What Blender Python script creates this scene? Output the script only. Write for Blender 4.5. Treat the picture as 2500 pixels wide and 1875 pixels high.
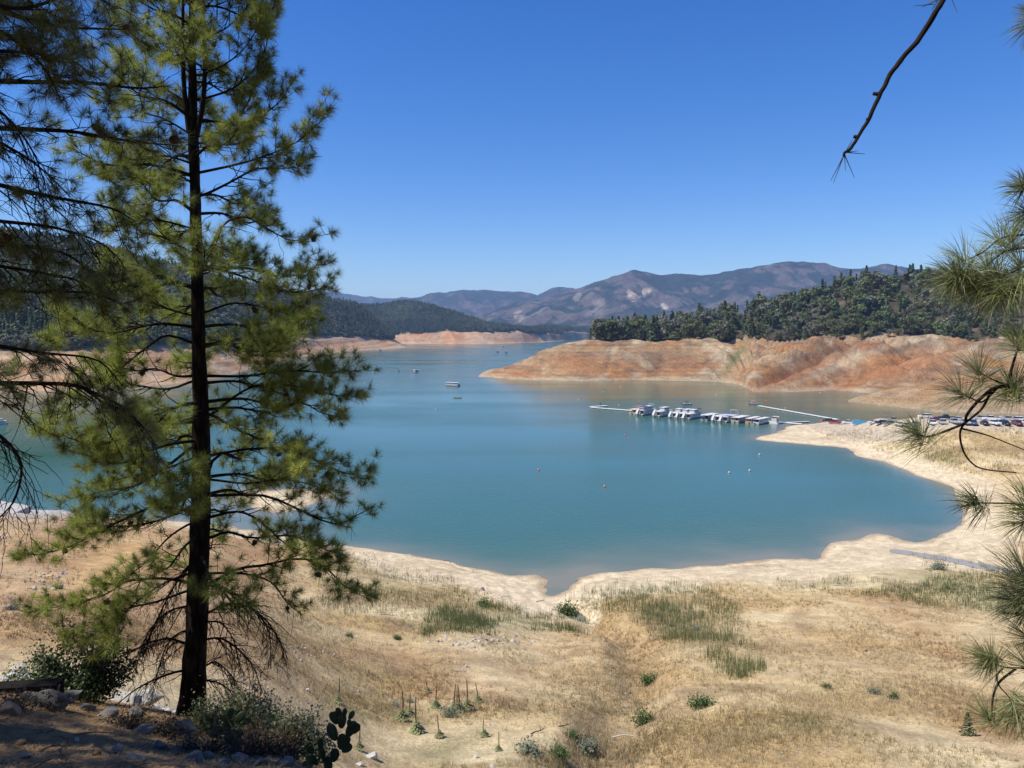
import bpy, bmesh, math, random
import numpy as np
from mathutils import Vector, Matrix
from mathutils.bvhtree import BVHTree

for o in list(bpy.data.objects):
    bpy.data.objects.remove(o)
SC = bpy.context.scene
COL = SC.collection
RNG = np.random.default_rng(7)
random.seed(7)

# ------------------------------------------------------------------ camera, sky, sun, exposure
CAMZ = 50.0
F = 1878.0                      # focal length in photo pixels (photo is 2500 x 1875)
HORIZON = 808.0
PITCH = math.atan((937.5 - HORIZON) / F)
cam_d = bpy.data.cameras.new('camera')
cam_d.sensor_fit = 'HORIZONTAL'; cam_d.sensor_width = 36.0
cam_d.lens = 36.0 * F / 2500.0
cam_d.clip_start = 0.05; cam_d.clip_end = 60000.0
CAM = bpy.data.objects.new('camera', cam_d); COL.objects.link(CAM)
CAM.location = (0, 0, CAMZ); CAM.rotation_euler = (math.pi / 2 - PITCH, 0, 0)
SC.camera = CAM

SUN_EL, SUN_AZ = 57.0, -104.0     # azimuth measured from the view direction (+Y), positive to the right
sd = Vector((math.sin(math.radians(SUN_AZ)) * math.cos(math.radians(SUN_EL)),
             math.cos(math.radians(SUN_AZ)) * math.cos(math.radians(SUN_EL)), math.sin(math.radians(SUN_EL))))
W = bpy.data.worlds.new('World'); SC.world = W; W.use_nodes = True
nt = W.node_tree; nt.nodes.clear()
sky = nt.nodes.new('ShaderNodeTexSky'); sky.sky_type = 'NISHITA'; sky.sun_disc = False
sky.sun_elevation = math.radians(SUN_EL); sky.sun_rotation = math.radians(SUN_AZ)
sky.altitude = 350.0; sky.air_density = 1.0; sky.dust_density = 0.1; sky.ozone_density = 5.0
bg = nt.nodes.new('ShaderNodeBackground'); bg.inputs[1].default_value = 0.125
wo = nt.nodes.new('ShaderNodeOutputWorld')
hs = nt.nodes.new('ShaderNodeHueSaturation'); hs.inputs['Saturation'].default_value = 1.32; hs.inputs['Hue'].default_value = 0.514
nt.links.new(sky.outputs[0], hs.inputs['Color']); nt.links.new(hs.outputs[0], bg.inputs[0]); nt.links.new(bg.outputs[0], wo.inputs[0])
sl = bpy.data.lights.new('sun', 'SUN'); sl.energy = 5.0; sl.angle = math.radians(0.53); sl.color = (1.0, 0.95, 0.87)
SUN = bpy.data.objects.new('sun', sl); COL.objects.link(SUN)
SUN.rotation_euler = sd.to_track_quat('Z', 'Y').to_euler()
SC.view_settings.view_transform = 'Standard'; SC.view_settings.look = 'None'
SC.view_settings.gamma = 1.0; SC.view_settings.exposure = 0.3
SC.view_settings.use_curve_mapping = False

# ------------------------------------------------------------------ helpers
CP, SP = math.cos(PITCH), math.sin(PITCH)
def ray(u, v):
    """direction of a photo pixel, scaled so that y = 1"""
    a = (u - 1250.0) / F; b = (v - 937.5) / F
    y = CP - b * SP; z = -SP - b * CP
    return a / y, z / y
def at(u, v, d):
    rx, rz = ray(u, v)
    return Vector((rx * d, d, CAMZ + rz * d))
def wx(u, d, v=830.0):
    return ray(u, v)[0] * d
def vz(v, d):
    return CAMZ + ray(1250, v)[1] * d
def pix(p):
    """world point(s) (N,3) -> photo pixel"""
    p = np.asarray(p, float); x, y, z = p[..., 0], p[..., 1], p[..., 2] - CAMZ
    fz = y * CP - z * SP; uz = y * SP + z * CP
    return 1250 + F * x / fz, 937.5 - F * uz / fz

def _hash(ix, iy, seed):
    n = (ix * 374761393 + iy * 668265263 + seed * 362437) & 0x7fffffff
    n = ((n ^ (n >> 13)) * 1274126177) & 0x7fffffff
    return ((n ^ (n >> 16)) & 0xffff) / 65535.0
def vnoise(x, y, seed=0):
    x = np.asarray(x, float); y = np.asarray(y, float)
    ix = np.floor(x).astype(np.int64); iy = np.floor(y).astype(np.int64)
    fx = x - ix; fy = y - iy
    fx = fx * fx * fx * (fx * (fx * 6 - 15) + 10); fy = fy * fy * fy * (fy * (fy * 6 - 15) + 10)
    a = _hash(ix, iy, seed); b = _hash(ix + 1, iy, seed); c = _hash(ix, iy + 1, seed); d = _hash(ix + 1, iy + 1, seed)
    return (a + (b - a) * fx) * (1 - fy) + (c + (d - c) * fx) * fy
def fbm(x, y, octs=5, seed=0, gain=0.5):
    s = 0.0; a = 1.0; t = 0.0
    for k in range(octs):
        s = s + a * (vnoise(x * 2 ** k + 17.3 * k, y * 2 ** k - 9.1 * k, seed + k) - 0.5); t += a; a *= gain
    return s / t * 2
def ridged(x, y, octs=4, seed=0):
    s = 0.0; a = 1.0; t = 0.0
    for k in range(octs):
        n = 1 - np.abs(2 * vnoise(x * 2 ** k + 5.7 * k, y * 2 ** k, seed + k) - 1)
        s = s + a * n * n; t += a; a *= 0.5
    return s / t
def sstep(a, b, x):
    t = np.clip((np.asarray(x, float) - a) / (b - a), 0, 1)
    return t * t * (3 - 2 * t)
def interp(u, pts):
    p = np.array(pts, float); return np.interp(u, p[:, 0], p[:, 1])

def link(o, parent=None):
    COL.objects.link(o)
    if parent is not None: o.parent = parent
    return o
def tag(o, label=None, cat=None, group=None, kind=None):
    if label: o['label'] = label
    if cat: o['category'] = cat
    if group: o['group'] = group
    if kind: o['kind'] = kind
    return o
def empty(name, loc=(0, 0, 0), rz=0.0, scale=1.0):
    o = bpy.data.objects.new(name, None); o.empty_display_size = 0.2
    o.location = loc; o.rotation_euler = (0, 0, rz); o.scale = (scale,) * 3
    return link(o)
def mesh_np(name, verts, faces, mat=None, smooth=False, cols=None, floats=None):
    """verts (N,3), faces (M,k) all of one size, or a list of such arrays"""
    me = bpy.data.meshes.new(name)
    fl = faces if isinstance(faces, list) else [faces]
    fl = [np.asarray(f, np.int32) for f in fl if len(f)]
    verts = np.asarray(verts, np.float32)
    me.vertices.add(len(verts)); me.vertices.foreach_set('co', verts.ravel())
    tot = sum(f.size for f in fl); nf = sum(len(f) for f in fl)
    me.loops.add(tot); me.polygons.add(nf)
    me.loops.foreach_set('vertex_index', np.concatenate([f.ravel() for f in fl]))
    ls = []; s = 0
    for f in fl:
        ls.append(s + np.arange(len(f)) * f.shape[1]); s += f.size
    me.polygons.foreach_set('loop_start', np.concatenate(ls).astype(np.int32))
    me.polygons.foreach_set('use_smooth', np.full(nf, smooth, bool))
    me.update(calc_edges=True); me.validate()
    if cols is not None:
        a = me.attributes.new('Col', 'FLOAT_COLOR', 'POINT')
        c = np.ones((len(verts), 4), np.float32); c[:, :3] = cols
        a.data.foreach_set('color', c.ravel())
    for k, v in (floats or {}).items():
        a = me.attributes.new(k, 'FLOAT', 'POINT'); a.data.foreach_set('value', np.asarray(v, np.float32))
    if mat: me.materials.append(mat)
    return me
def obj(name, me, parent=None, loc=None, rot=None, scale=None):
    o = bpy.data.objects.new(name, me)
    if loc is not None: o.location = loc
    if rot is not None: o.rotation_euler = rot
    if scale is not None: o.scale = (scale,) * 3 if np.isscalar(scale) else scale
    return link(o, parent)
def grid_faces(nr, nc, off=0):
    i = np.arange(nr - 1)[:, None] * nc + np.arange(nc - 1)[None, :]
    i = i.ravel() + off
    return np.stack([i, i + 1, i + nc + 1, i + nc], 1)

class MB:
    """collects boxes, tubes and prisms into one mesh"""
    def __init__(s): s.v = []; s.f = []
    def add(s, v, f):
        b = len(s.v); s.v += [tuple(p) for p in v]; s.f += [tuple(i + b for i in q) for q in f]; return s
    def box(s, x0, x1, y0, y1, z0, z1, tx=0.0, ty=0.0):
        """tx, ty: inset of the top"""
        return s.add([(x0, y0, z0), (x1, y0, z0), (x1, y1, z0), (x0, y1, z0),
                      (x0 + tx, y0 + ty, z1), (x1 - tx, y0 + ty, z1), (x1 - tx, y1 - ty, z1), (x0 + tx, y1 - ty, z1)],
                     [(3, 2, 1, 0), (4, 5, 6, 7), (0, 1, 5, 4), (1, 2, 6, 5), (2, 3, 7, 6), (3, 0, 4, 7)])
    def prism(s, prof, y0, y1, ins=0.0):
        """profile of (x,z) extruded along y"""
        n = len(prof)
        v = [(x, y0, z) for x, z in prof] + [(x, y1, z) for x, z in prof]
        f = [tuple(range(n)), tuple(range(2 * n - 1, n - 1, -1))] + [(i, i + n, (i + 1) % n + n, (i + 1) % n) for i in range(n)]
        return s.add(v, f)
    def tube(s, p, q, r, n=6, r2=None):
        p, q = Vector(p), Vector(q); d = (q - p).normalized(); r2 = r if r2 is None else r2
        a = d.orthogonal().normalized(); b = d.cross(a)
        v = []
        for c, rr in ((p, r), (q, r2)):
            for k in range(n):
                t = 2 * math.pi * k / n; v.append(c + (a * math.cos(t) + b * math.sin(t)) * rr)
        f = [(i, (i + 1) % n, (i + 1) % n + n, i + n) for i in range(n)] + [tuple(range(n - 1, -1, -1)), tuple(range(n, 2 * n))]
        return s.add(v, f)
    def mesh(s, name, mat, smooth=False):
        me = bpy.data.meshes.new(name); me.from_pydata(s.v, [], s.f); me.materials.append(mat)
        if smooth: me.polygons.foreach_set('use_smooth', [True] * len(me.polygons))
        bm = bmesh.new(); bm.from_mesh(me); bmesh.ops.recalc_face_normals(bm, faces=bm.faces); bm.to_mesh(me); bm.free()
        return me
    def build(s, name, mat, parent=None, smooth=False):
        return obj(name, s.mesh(name, mat, smooth), parent)

# ------------------------------------------------------------------ materials
def srgb(r, g, b):
    f = lambda c: c / 12.92 if c <= 0.04045 else ((c + 0.055) / 1.055) ** 2.4
    return tuple(f(c / 255.0) for c in (r, g, b))
def new_mat(name):
    m = bpy.data.materials.new(name); m.use_nodes = True
    n = m.node_tree.nodes; return m, m.node_tree, n['Principled BSDF']
def plain(name, col, rough=0.6, metal=0.0, var=0.12, scale=3.0, spec=0.4):
    m, t, b = new_mat(name)
    tc = t.nodes.new('ShaderNodeTexCoord'); nz = t.nodes.new('ShaderNodeTexNoise'); nz.inputs['Scale'].default_value = scale
    nz.inputs['Detail'].default_value = 5
    mp = t.nodes.new('ShaderNodeMapRange'); mp.inputs[3].default_value = 1 - var; mp.inputs[4].default_value = 1 + var
    mx = t.nodes.new('ShaderNodeMix'); mx.data_type = 'RGBA'; mx.blend_type = 'MULTIPLY'; mx.inputs[0].default_value = 1.0
    mx.inputs[6].default_value = (*col, 1)
    t.links.new(tc.outputs['Object'], nz.inputs['Vector']); t.links.new(nz.outputs[0], mp.inputs[0])
    t.links.new(mp.outputs[0], mx.inputs[7]); t.links.new(mx.outputs[2], b.inputs['Base Color'])
    b.inputs['Roughness'].default_value = rough; b.inputs['Metallic'].default_value = metal
    b.inputs['Specular IOR Level'].default_value = spec
    return m
def leafmat(name, col, trans=0.35, var=0.25, objvar=0.15, rough=0.55, attr=False, spec=0.3):
    m, t, b = new_mat(name)
    geo = t.nodes.new('ShaderNodeNewGeometry'); oi = t.nodes.new('ShaderNodeObjectInfo')
    hsv = t.nodes.new('ShaderNodeHueSaturation'); hsv.inputs['Color'].default_value = (*col, 1)
    if attr:
        at_ = t.nodes.new('ShaderNodeAttribute'); at_.attribute_name = 'Col'; t.links.new(at_.outputs['Color'], hsv.inputs['Color'])
    m1 = t.nodes.new('ShaderNodeMapRange'); m1.inputs[3].default_value = 1 - var; m1.inputs[4].default_value = 1 + var
    m2 = t.nodes.new('ShaderNodeMapRange'); m2.inputs[3].default_value = 1 - objvar; m2.inputs[4].default_value = 1 + objvar
    mm = t.nodes.new('ShaderNodeMath'); mm.operation = 'MULTIPLY'
    mh = t.nodes.new('ShaderNodeMapRange'); mh.inputs[3].default_value = 0.5 - objvar * 0.12; mh.inputs[4].default_value = 0.5 + objvar * 0.12
    t.links.new(geo.outputs['Random Per Island'], m1.inputs[0]); t.links.new(oi.outputs['Random'], m2.inputs[0])
    t.links.new(oi.outputs['Random'], mh.inputs[0]); t.links.new(mh.outputs[0], hsv.inputs['Hue'])
    t.links.new(m1.outputs[0], mm.inputs[0]); t.links.new(m2.outputs[0], mm.inputs[1]); t.links.new(mm.outputs[0], hsv.inputs['Value'])
    t.links.new(hsv.outputs[0], b.inputs['Base Color']); b.inputs['Roughness'].default_value = rough
    b.inputs['Specular IOR Level'].default_value = spec
    if trans > 0:
        tr = t.nodes.new('ShaderNodeBsdfTranslucent'); ms = t.nodes.new('ShaderNodeMixShader'); ms.inputs[0].default_value = trans
        t.links.new(hsv.outputs[0], tr.inputs[0]); out = t.nodes['Material Output']
        t.links.new(b.outputs[0], ms.inputs[1]); t.links.new(tr.outputs[0], ms.inputs[2]); t.links.new(ms.outputs[0], out.inputs[0])
    return m
def groundmat(name, scales=(0.5, 4.0), var=0.3, bump=0.4, bdist=0.3, rough=0.95, pebbles=None):
    """vertex colour of the soil, broken up by noise at two scales, with bump"""
    m, t, b = new_mat(name)
    a = t.nodes.new('ShaderNodeAttribute'); a.attribute_name = 'Col'
    tc = t.nodes.new('ShaderNodeTexCoord')
    prev = a.outputs['Color']; hs = []
    for k, s in enumerate(scales):
        nz = t.nodes.new('ShaderNodeTexNoise'); nz.inputs['Scale'].default_value = s; nz.inputs['Detail'].default_value = 8
        nz.inputs['Roughness'].default_value = 0.65
        t.links.new(tc.outputs['Object'], nz.inputs['Vector'])
        mp = t.nodes.new('ShaderNodeMapRange'); mp.inputs[1].default_value = 0.25; mp.inputs[2].default_value = 0.75
        mp.inputs[3].default_value = 1 - var; mp.inputs[4].default_value = 1 + var
        mx = t.nodes.new('ShaderNodeMix'); mx.data_type = 'RGBA'; mx.blend_type = 'MULTIPLY'; mx.inputs[0].default_value = 1.0
        t.links.new(nz.outputs[0], mp.inputs[0]); t.links.new(prev, mx.inputs[6]); t.links.new(mp.outputs[0], mx.inputs[7])
        prev = mx.outputs[2]; hs.append(nz.outputs[0])
    t.links.new(prev, b.inputs['Base Color'])
    ad = t.nodes.new('ShaderNodeMath'); ad.operation = 'ADD'; t.links.new(hs[0], ad.inputs[0]); t.links.new(hs[-1], ad.inputs[1])
    bp = t.nodes.new('ShaderNodeBump'); bp.inputs['Strength'].default_value = bump; bp.inputs['Distance'].default_value = bdist
    t.links.new(ad.outputs[0], bp.inputs['Height']); t.links.new(bp.outputs[0], b.inputs['Normal'])
    b.inputs['Roughness'].default_value = rough; b.inputs['Specular IOR Level'].default_value = 0.15
    return m
def mixc(c0, c1, w):
    w = np.clip(np.asarray(w, float), 0, 1)[..., None]
    return np.asarray(c0) * (1 - w) + np.asarray(c1) * w
# ------------------------------------------------------------------ near ground: thin-plate surface through measured points
SHORE = [(-300, 1262), (0, 1264), (120, 1266), (230, 1267), (330, 1266), (430, 1272), (515, 1282), (620, 1298), (720, 1312), (820, 1329), (963, 1350),
         (1085, 1372), (1178, 1392), (1239, 1404), (1309, 1405), (1341, 1411), (1341, 1433), (1329, 1453), (1353, 1453), (1386, 1429),
         (1402, 1409), (1422, 1400), (1532, 1392), (1600, 1388), (1763, 1374), (1900, 1369), (1995, 1367), (2007, 1348), (2031, 1327),
         (2088, 1317), (2115, 1303), (2170, 1307), (2226, 1317), (2263, 1321), (2292, 1307), (2328, 1295), (2349, 1274), (2352, 1258),
         (2344, 1229), (2326, 1194), (2279, 1173), (2232, 1159), (2185, 1138), (2156, 1126), (2091, 1112), (2079, 1100), (2009, 1088),
         (1950, 1083), (1848, 1073), (1863, 1065), (1890, 1056), (1913, 1048), (1931, 1038), (1971, 1031)]
ctl = []
def cz(u, v, z):                      # a point of the ground of known height
    d = (z - CAMZ) / ray(u, v)[1]; p = at(u, v, d); ctl.append((p.x, p.y, z))
def cd(u, v, d):                      # a point of the ground of known distance
    p = at(u, v, d); ctl.append(tuple(p))
def cw(x, y, z): ctl.append((x, y, z))
sp = []
for (a, b) in zip(SHORE[:-1], SHORE[1:]):
    n = max(1, int(math.hypot(b[0] - a[0], b[1] - a[1]) / 45))
    for k in range(n): sp.append((a[0] + (b[0] - a[0]) * k / n, a[1] + (b[1] - a[1]) * k / n))
for u, v in sp: cz(u, v, 0.0)
# dry slope in the middle: height against how far down from the shore
vs_main = [(820, 1329), (963, 1350), (1085, 1372), (1178, 1392), (1300, 1420), (1345, 1460), (1400, 1420), (1532, 1392), (1763, 1374), (1995, 1367), (2150, 1372), (2300, 1380), (2600, 1400)]
for u in (980, 1100, 1220, 1345, 1480, 1620, 1780, 1950, 2120, 2300, 2480, 2700):
    v0 = interp(u, vs_main)
    for s in (0.07, 0.15, 0.28, 0.42, 0.56, 0.7, 0.85, 1.0):
        v = v0 + (1875 - v0) * s; z = 24.4 * s * (1.12 - 0.12 * s)
        if u >= 2120: z = z * 0.93 + 1.6
        cz(u, v, z)
# steep bank below the frame
for u in (850, 1100, 1500, 1900, 2300, 2700):
    for d in (6, 12, 20, 32): cd(u, 1990 if d < 30 else 1940, d)
# left: the terrace with the pine, then the slope down to the water
for u, v, d in [(-250, 1875, 7.5), (0, 1875, 8.5), (300, 1875, 9), (600, 1875, 10), (760, 1880, 11), (-250, 1780, 10), (0, 1780, 10.6), (250, 1800, 11), (450, 1820, 12.2),
                (620, 1850, 12.2), (-250, 1690, 13), (0, 1700, 13), (250, 1745, 13.6), (465, 1752, 15.6), (380, 1748, 14.8), (540, 1790, 14.8), (650, 1850, 13.5), (820, 1900, 13),
                (-250, 1650, 22), (0, 1650, 22), (250, 1690, 22), (450, 1720, 24), (650, 1800, 26), (840, 1880, 30),
                (-250, 1560, 35), (0, 1560, 35), (220, 1580, 36), (450, 1650, 36), (650, 1720, 38), (800, 1850, 38),
                (-250, 1490, 45), (0, 1500, 45), (220, 1510, 48), (450, 1550, 52), (650, 1620, 54), (800, 1750, 50), (800, 1650, 65),
                (-250, 1410, 65), (0, 1420, 65), (220, 1430, 68), (450, 1450, 75), (650, 1500, 82), (800, 1550, 88),
                (-250, 1320, 110), (0, 1325, 108), (220, 1330, 112), (450, 1350, 115), (640, 1400, 122), (800, 1450, 120),
                (-250, 1240, 165), (0, 1245, 165), (100, 1240, 166), (190, 1247, 165), (300, 1275, 155), (450, 1300, 150), (640, 1335, 152), (760, 1345, 155)]:
    cd(u, v, d)
# right: beach, bank and the boat ramp with the car park
for u, v, z in [(2400, 1320, 2.0), (2500, 1330, 3.0), (2430, 1250, 2.2), (2520, 1250, 3.6), (2420, 1190, 2.5), (2520, 1180, 4.4), (2350, 1170, 1.2), (2300, 1150, 1.8),
                (2250, 1130, 2.0), (2180, 1105, 2.2), (2400, 1120, 6.0), (2520, 1120, 6.6), (2700, 1150, 7.5), (2700, 1300, 5),
                (1960, 1062, 0.6), (2010, 1060, 0.9), (2010, 1046, 1.2), (2080, 1062, 1.8), (2080, 1080, 0.9), (2160, 1085, 2.9), (2240, 1085, 5.2),
                (2320, 1085, 8.0), (2420, 1078, 9.0), (2520, 1078, 9.2)]: cz(u, v, z)
LOT = [(1990, 1035, 422), (2050, 1037, 395), (2120, 1040, 365), (2200, 1042, 335), (2300, 1042, 308), (2400, 1043, 300), (2500, 1044, 297), (2650, 1048, 295)]
for u, v, d in LOT:
    p = at(u, v, d)
    cw(p.x, p.y, p.z); cw(p.x + 4, p.y + 16, p.z + 0.15)
    if d < 345: cw(p.x + 6, p.y + 34, p.z + 0.1); cw(p.x + 12, p.y + 72, p.z - 9)
    else: cw(p.x + 13, p.y + 34, max(p.z - 3, -1))
for x, y, z in [(178, 440, -1.0), (185, 405, 0.0), (200, 385, -0.5), (225, 395, -1), (245, 400, -2), (310, 400, 0), (330, 300, 12), (330, 200, 12)]: cw(x, y, z)
# under the water
for u, v, z in [(100, 1215, -4), (350, 1240, -3), (500, 1262, -0.6), (600, 1262, -0.25), (700, 1262, -0.3), (800, 1232, -0.3), (850, 1205, -0.6), (640, 1220, 0.3), (700, 1226, 0.4), (770, 1208, 0.25), (690, 1205, 0.3), (560, 1195, -0.6), (740, 1188, -0.5), (500, 1225, -0.4),
                (950, 1200, -4), (850, 1290, -2.2), (650, 1160, -4), (960, 1310, -3), (1100, 1330, -3.5), (1250, 1360, -2.2), (1400, 1360, -1.4), (1340, 1390, -1.0), (1550, 1360, -1.0), (1750, 1340, -1.0), (1900, 1335, -0.9), (1980, 1330, -1.0),
                (2030, 1290, -1.4), (2150, 1280, -1.6), (2250, 1290, -1.2), (2290, 1250, -1.6), (2270, 1210, -1.6), (2200, 1180, -2), (2100, 1150, -2.4), (2000, 1120, -3), (1850, 1110, -3.5), (1760, 1075, -4), (1820, 1055, -3.5), (1880, 1040, -3),
                (1400, 1280, -6), (1700, 1250, -6), (2000, 1220, -5), (1100, 1200, -6), (1300, 1100, -9), (1600, 1120, -8), (1800, 1160, -6), (300, 1180, -7), (0, 1190, -6), (-300, 1200, -6),
                (1000, 1060, -10), (600, 1100, -9), (200, 1080, -10), (1500, 1010, -10), (1800, 1010, -8), (1940, 1008, -4), (2050, 1015, -3)]: cz(u, v, z)
# behind and beside the viewer
for x, y, z in [(0, 0, 48.35), (-6, 2, 47.6), (6, 2, 47.6), (0, -8, 50.5), (-25, -5, 50), (25, -5, 49), (0, -40, 58), (-60, -20, 55), (60, -20, 52), (-60, 40, 38), (-120, 20, 40), (-120, 100, 18), (90, 20, 40), (150, 60, 30), (200, 120, 22), (-200, -60, 60), (200, -60, 58), (0, -150, 75), (-200, 60, 25), (300, 60, 40)]: cw(x, y, z)
ctl = np.array(ctl)
_S = 100.0
def tps_fit(P, z, reg=2e-5):
    n = len(P); d2 = ((P[:, None] - P[None]) ** 2).sum(2)
    K = np.where(d2 > 0, d2 * np.log(d2 + 1e-12), 0) * 0.5 + reg * np.eye(n)
    A = np.zeros((n + 3, n + 3)); A[:n, :n] = K; A[:n, n] = 1; A[:n, n + 1:] = P; A[n, :n] = 1; A[n + 1:, :n] = P.T
    return np.linalg.solve(A, np.concatenate([z, [0, 0, 0]]))
def warp(x, y):                        # equalise point density: log-radius plane
    r = np.hypot(x, y) + 3.0; a = np.arctan2(x, y)
    return np.stack([a * 1.6, np.log(r)], -1)
TP = warp(ctl[:, 0], ctl[:, 1]); TC = tps_fit(TP, ctl[:, 2])
def tps(x, y):
    Q = warp(np.ravel(x), np.ravel(y)); out = np.empty(len(Q))
    for s in range(0, len(Q), 20000):
        q = Q[s:s + 20000]; d2 = ((q[:, None] - TP[None]) ** 2).sum(2)
        out[s:s + 20000] = (0.5 * d2 * np.log(d2 + 1e-12)) @ TC[:-3] + TC[-3] + q @ TC[-2:]
    return out.reshape(np.shape(x))
GULLY = [at(u, v, d) for u, v, d in [(1340, 1452, 146), (1352, 1475, 139), (1400, 1520, 123), (1480, 1560, 112), (1510, 1610, 96), (1545, 1680, 80), (1570, 1750, 65), (1580, 1830, 53), (1590, 1900, 46)]]
def seg_dist(x, y, pts):
    best = np.full(np.shape(x), 1e9)
    for a, b in zip(pts[:-1], pts[1:]):
        dx, dy = b[0] - a[0], b[1] - a[1]; t = np.clip(((x - a[0]) * dx + (y - a[1]) * dy) / (dx * dx + dy * dy), 0, 1)
        best = np.minimum(best, np.hypot(x - a[0] - t * dx, y - a[1] - t * dy))
    return best
def bump(x, y, u, v, d, r, h):
    p = at(u, v, d); return h * np.exp(-((x - p.x) ** 2 + (y - p.y) ** 2) / (r * r))
def near_z(x, y):
    z = tps(x, y); r = np.hypot(x, y)
    land = sstep(0.0, 2.5, z)
    g = seg_dist(x + 6.0 * fbm(x / 16, y / 16, 3, 71), y + 4.0 * fbm(x / 16, y / 16, 3, 72), GULLY)
    z = z - 2.2 * np.exp(-(g / 2.8) ** 2) * land
    z = z + sstep(60, 90, r) * (1 - sstep(0.8, 2.0, np.abs(z))) * (0.16 * fbm(x / 5, y / 5, 4, 15) + 0.22 * fbm(x / 15, y / 15, 3, 16))
    amp = sstep(14, 42, r)
    z = z + land * (amp * (1.1 * fbm(x / 22, y / 22, 4, 11) + 0.28 * fbm(x / 4.5, y / 4.5, 4, 12)) + 0.10 * fbm(x / 1.3, y / 1.3, 4, 13) + 0.05 * fbm(x * 2, y * 2, 3, 14))
    z = z + land * (bump(x, y, 1050, 1570, 96, 9, 0.9) + bump(x, y, 1350, 1775, 60, 3.4, 0.8) + bump(x, y, 1560, 1520, 118, 6, 1.0) + bump(x, y, 930, 1545, 100, 5, 0.8) + bump(x, y, 2000, 1830, 52, 7, 0.9))
    # strand lines: small wave-cut steps on the beaches
    step = 0.45; w = sstep(0.15, 0.6, z) * (1 - sstep(3.5, 6.0, z)) * sstep(60, 90, r)
    ph = z / step + 0.8 * fbm(x / 14, y / 14, 3, 21); z = z + w * 0.09 * np.sin(2 * np.pi * ph)
    z = np.where(z < 0, np.maximum(z, -9), z)
    return z
# angles: fine inside the frame, coarse elsewhere
ang = np.radians(np.concatenate([np.linspace(-180, -44, 40)[:-1], np.linspace(-44, 44, 620), np.linspace(44, 180, 40)[1:]]))
rad = np.concatenate([[0.3], np.geomspace(1.0, 6, 14)[:-1], np.geomspace(6, 60, 170)[:-1], np.geomspace(60, 470, 300)])
AA, RR = np.meshgrid(ang, rad)
GX, GY = RR * np.sin(AA), RR * np.cos(AA)
GZ = near_z(GX, GY)
GZ = np.where((np.abs(AA) < 0.9) | (RR < 240), GZ, np.minimum(GZ, 60))
GU, GV = pix(np.stack([GX, np.maximum(GY, 0.5), GZ], -1))
inb = lambda: None
def blob(u, v, cu, cv, ru, rv, rot=0.0):
    c, s = math.cos(math.radians(rot)), math.sin(math.radians(rot)); du, dv = u - cu, v - cv
    a, b = du * c + dv * s, -du * s + dv * c
    return np.exp(-((a / ru) ** 2 + (b / rv) ** 2))
def in_poly(u, v, poly):
    u = np.asarray(u, float); v = np.asarray(v, float); r = np.zeros(u.shape, bool); n = len(poly)
    for i in range(n):
        x0, y0 = poly[i]; x1, y1 = poly[(i + 1) % n]
        if y0 == y1: continue
        c = ((y0 > v) != (y1 > v)) & (u < (x1 - x0) * (v - y0) / (y1 - y0) + x0); r ^= c
    return r
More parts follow.
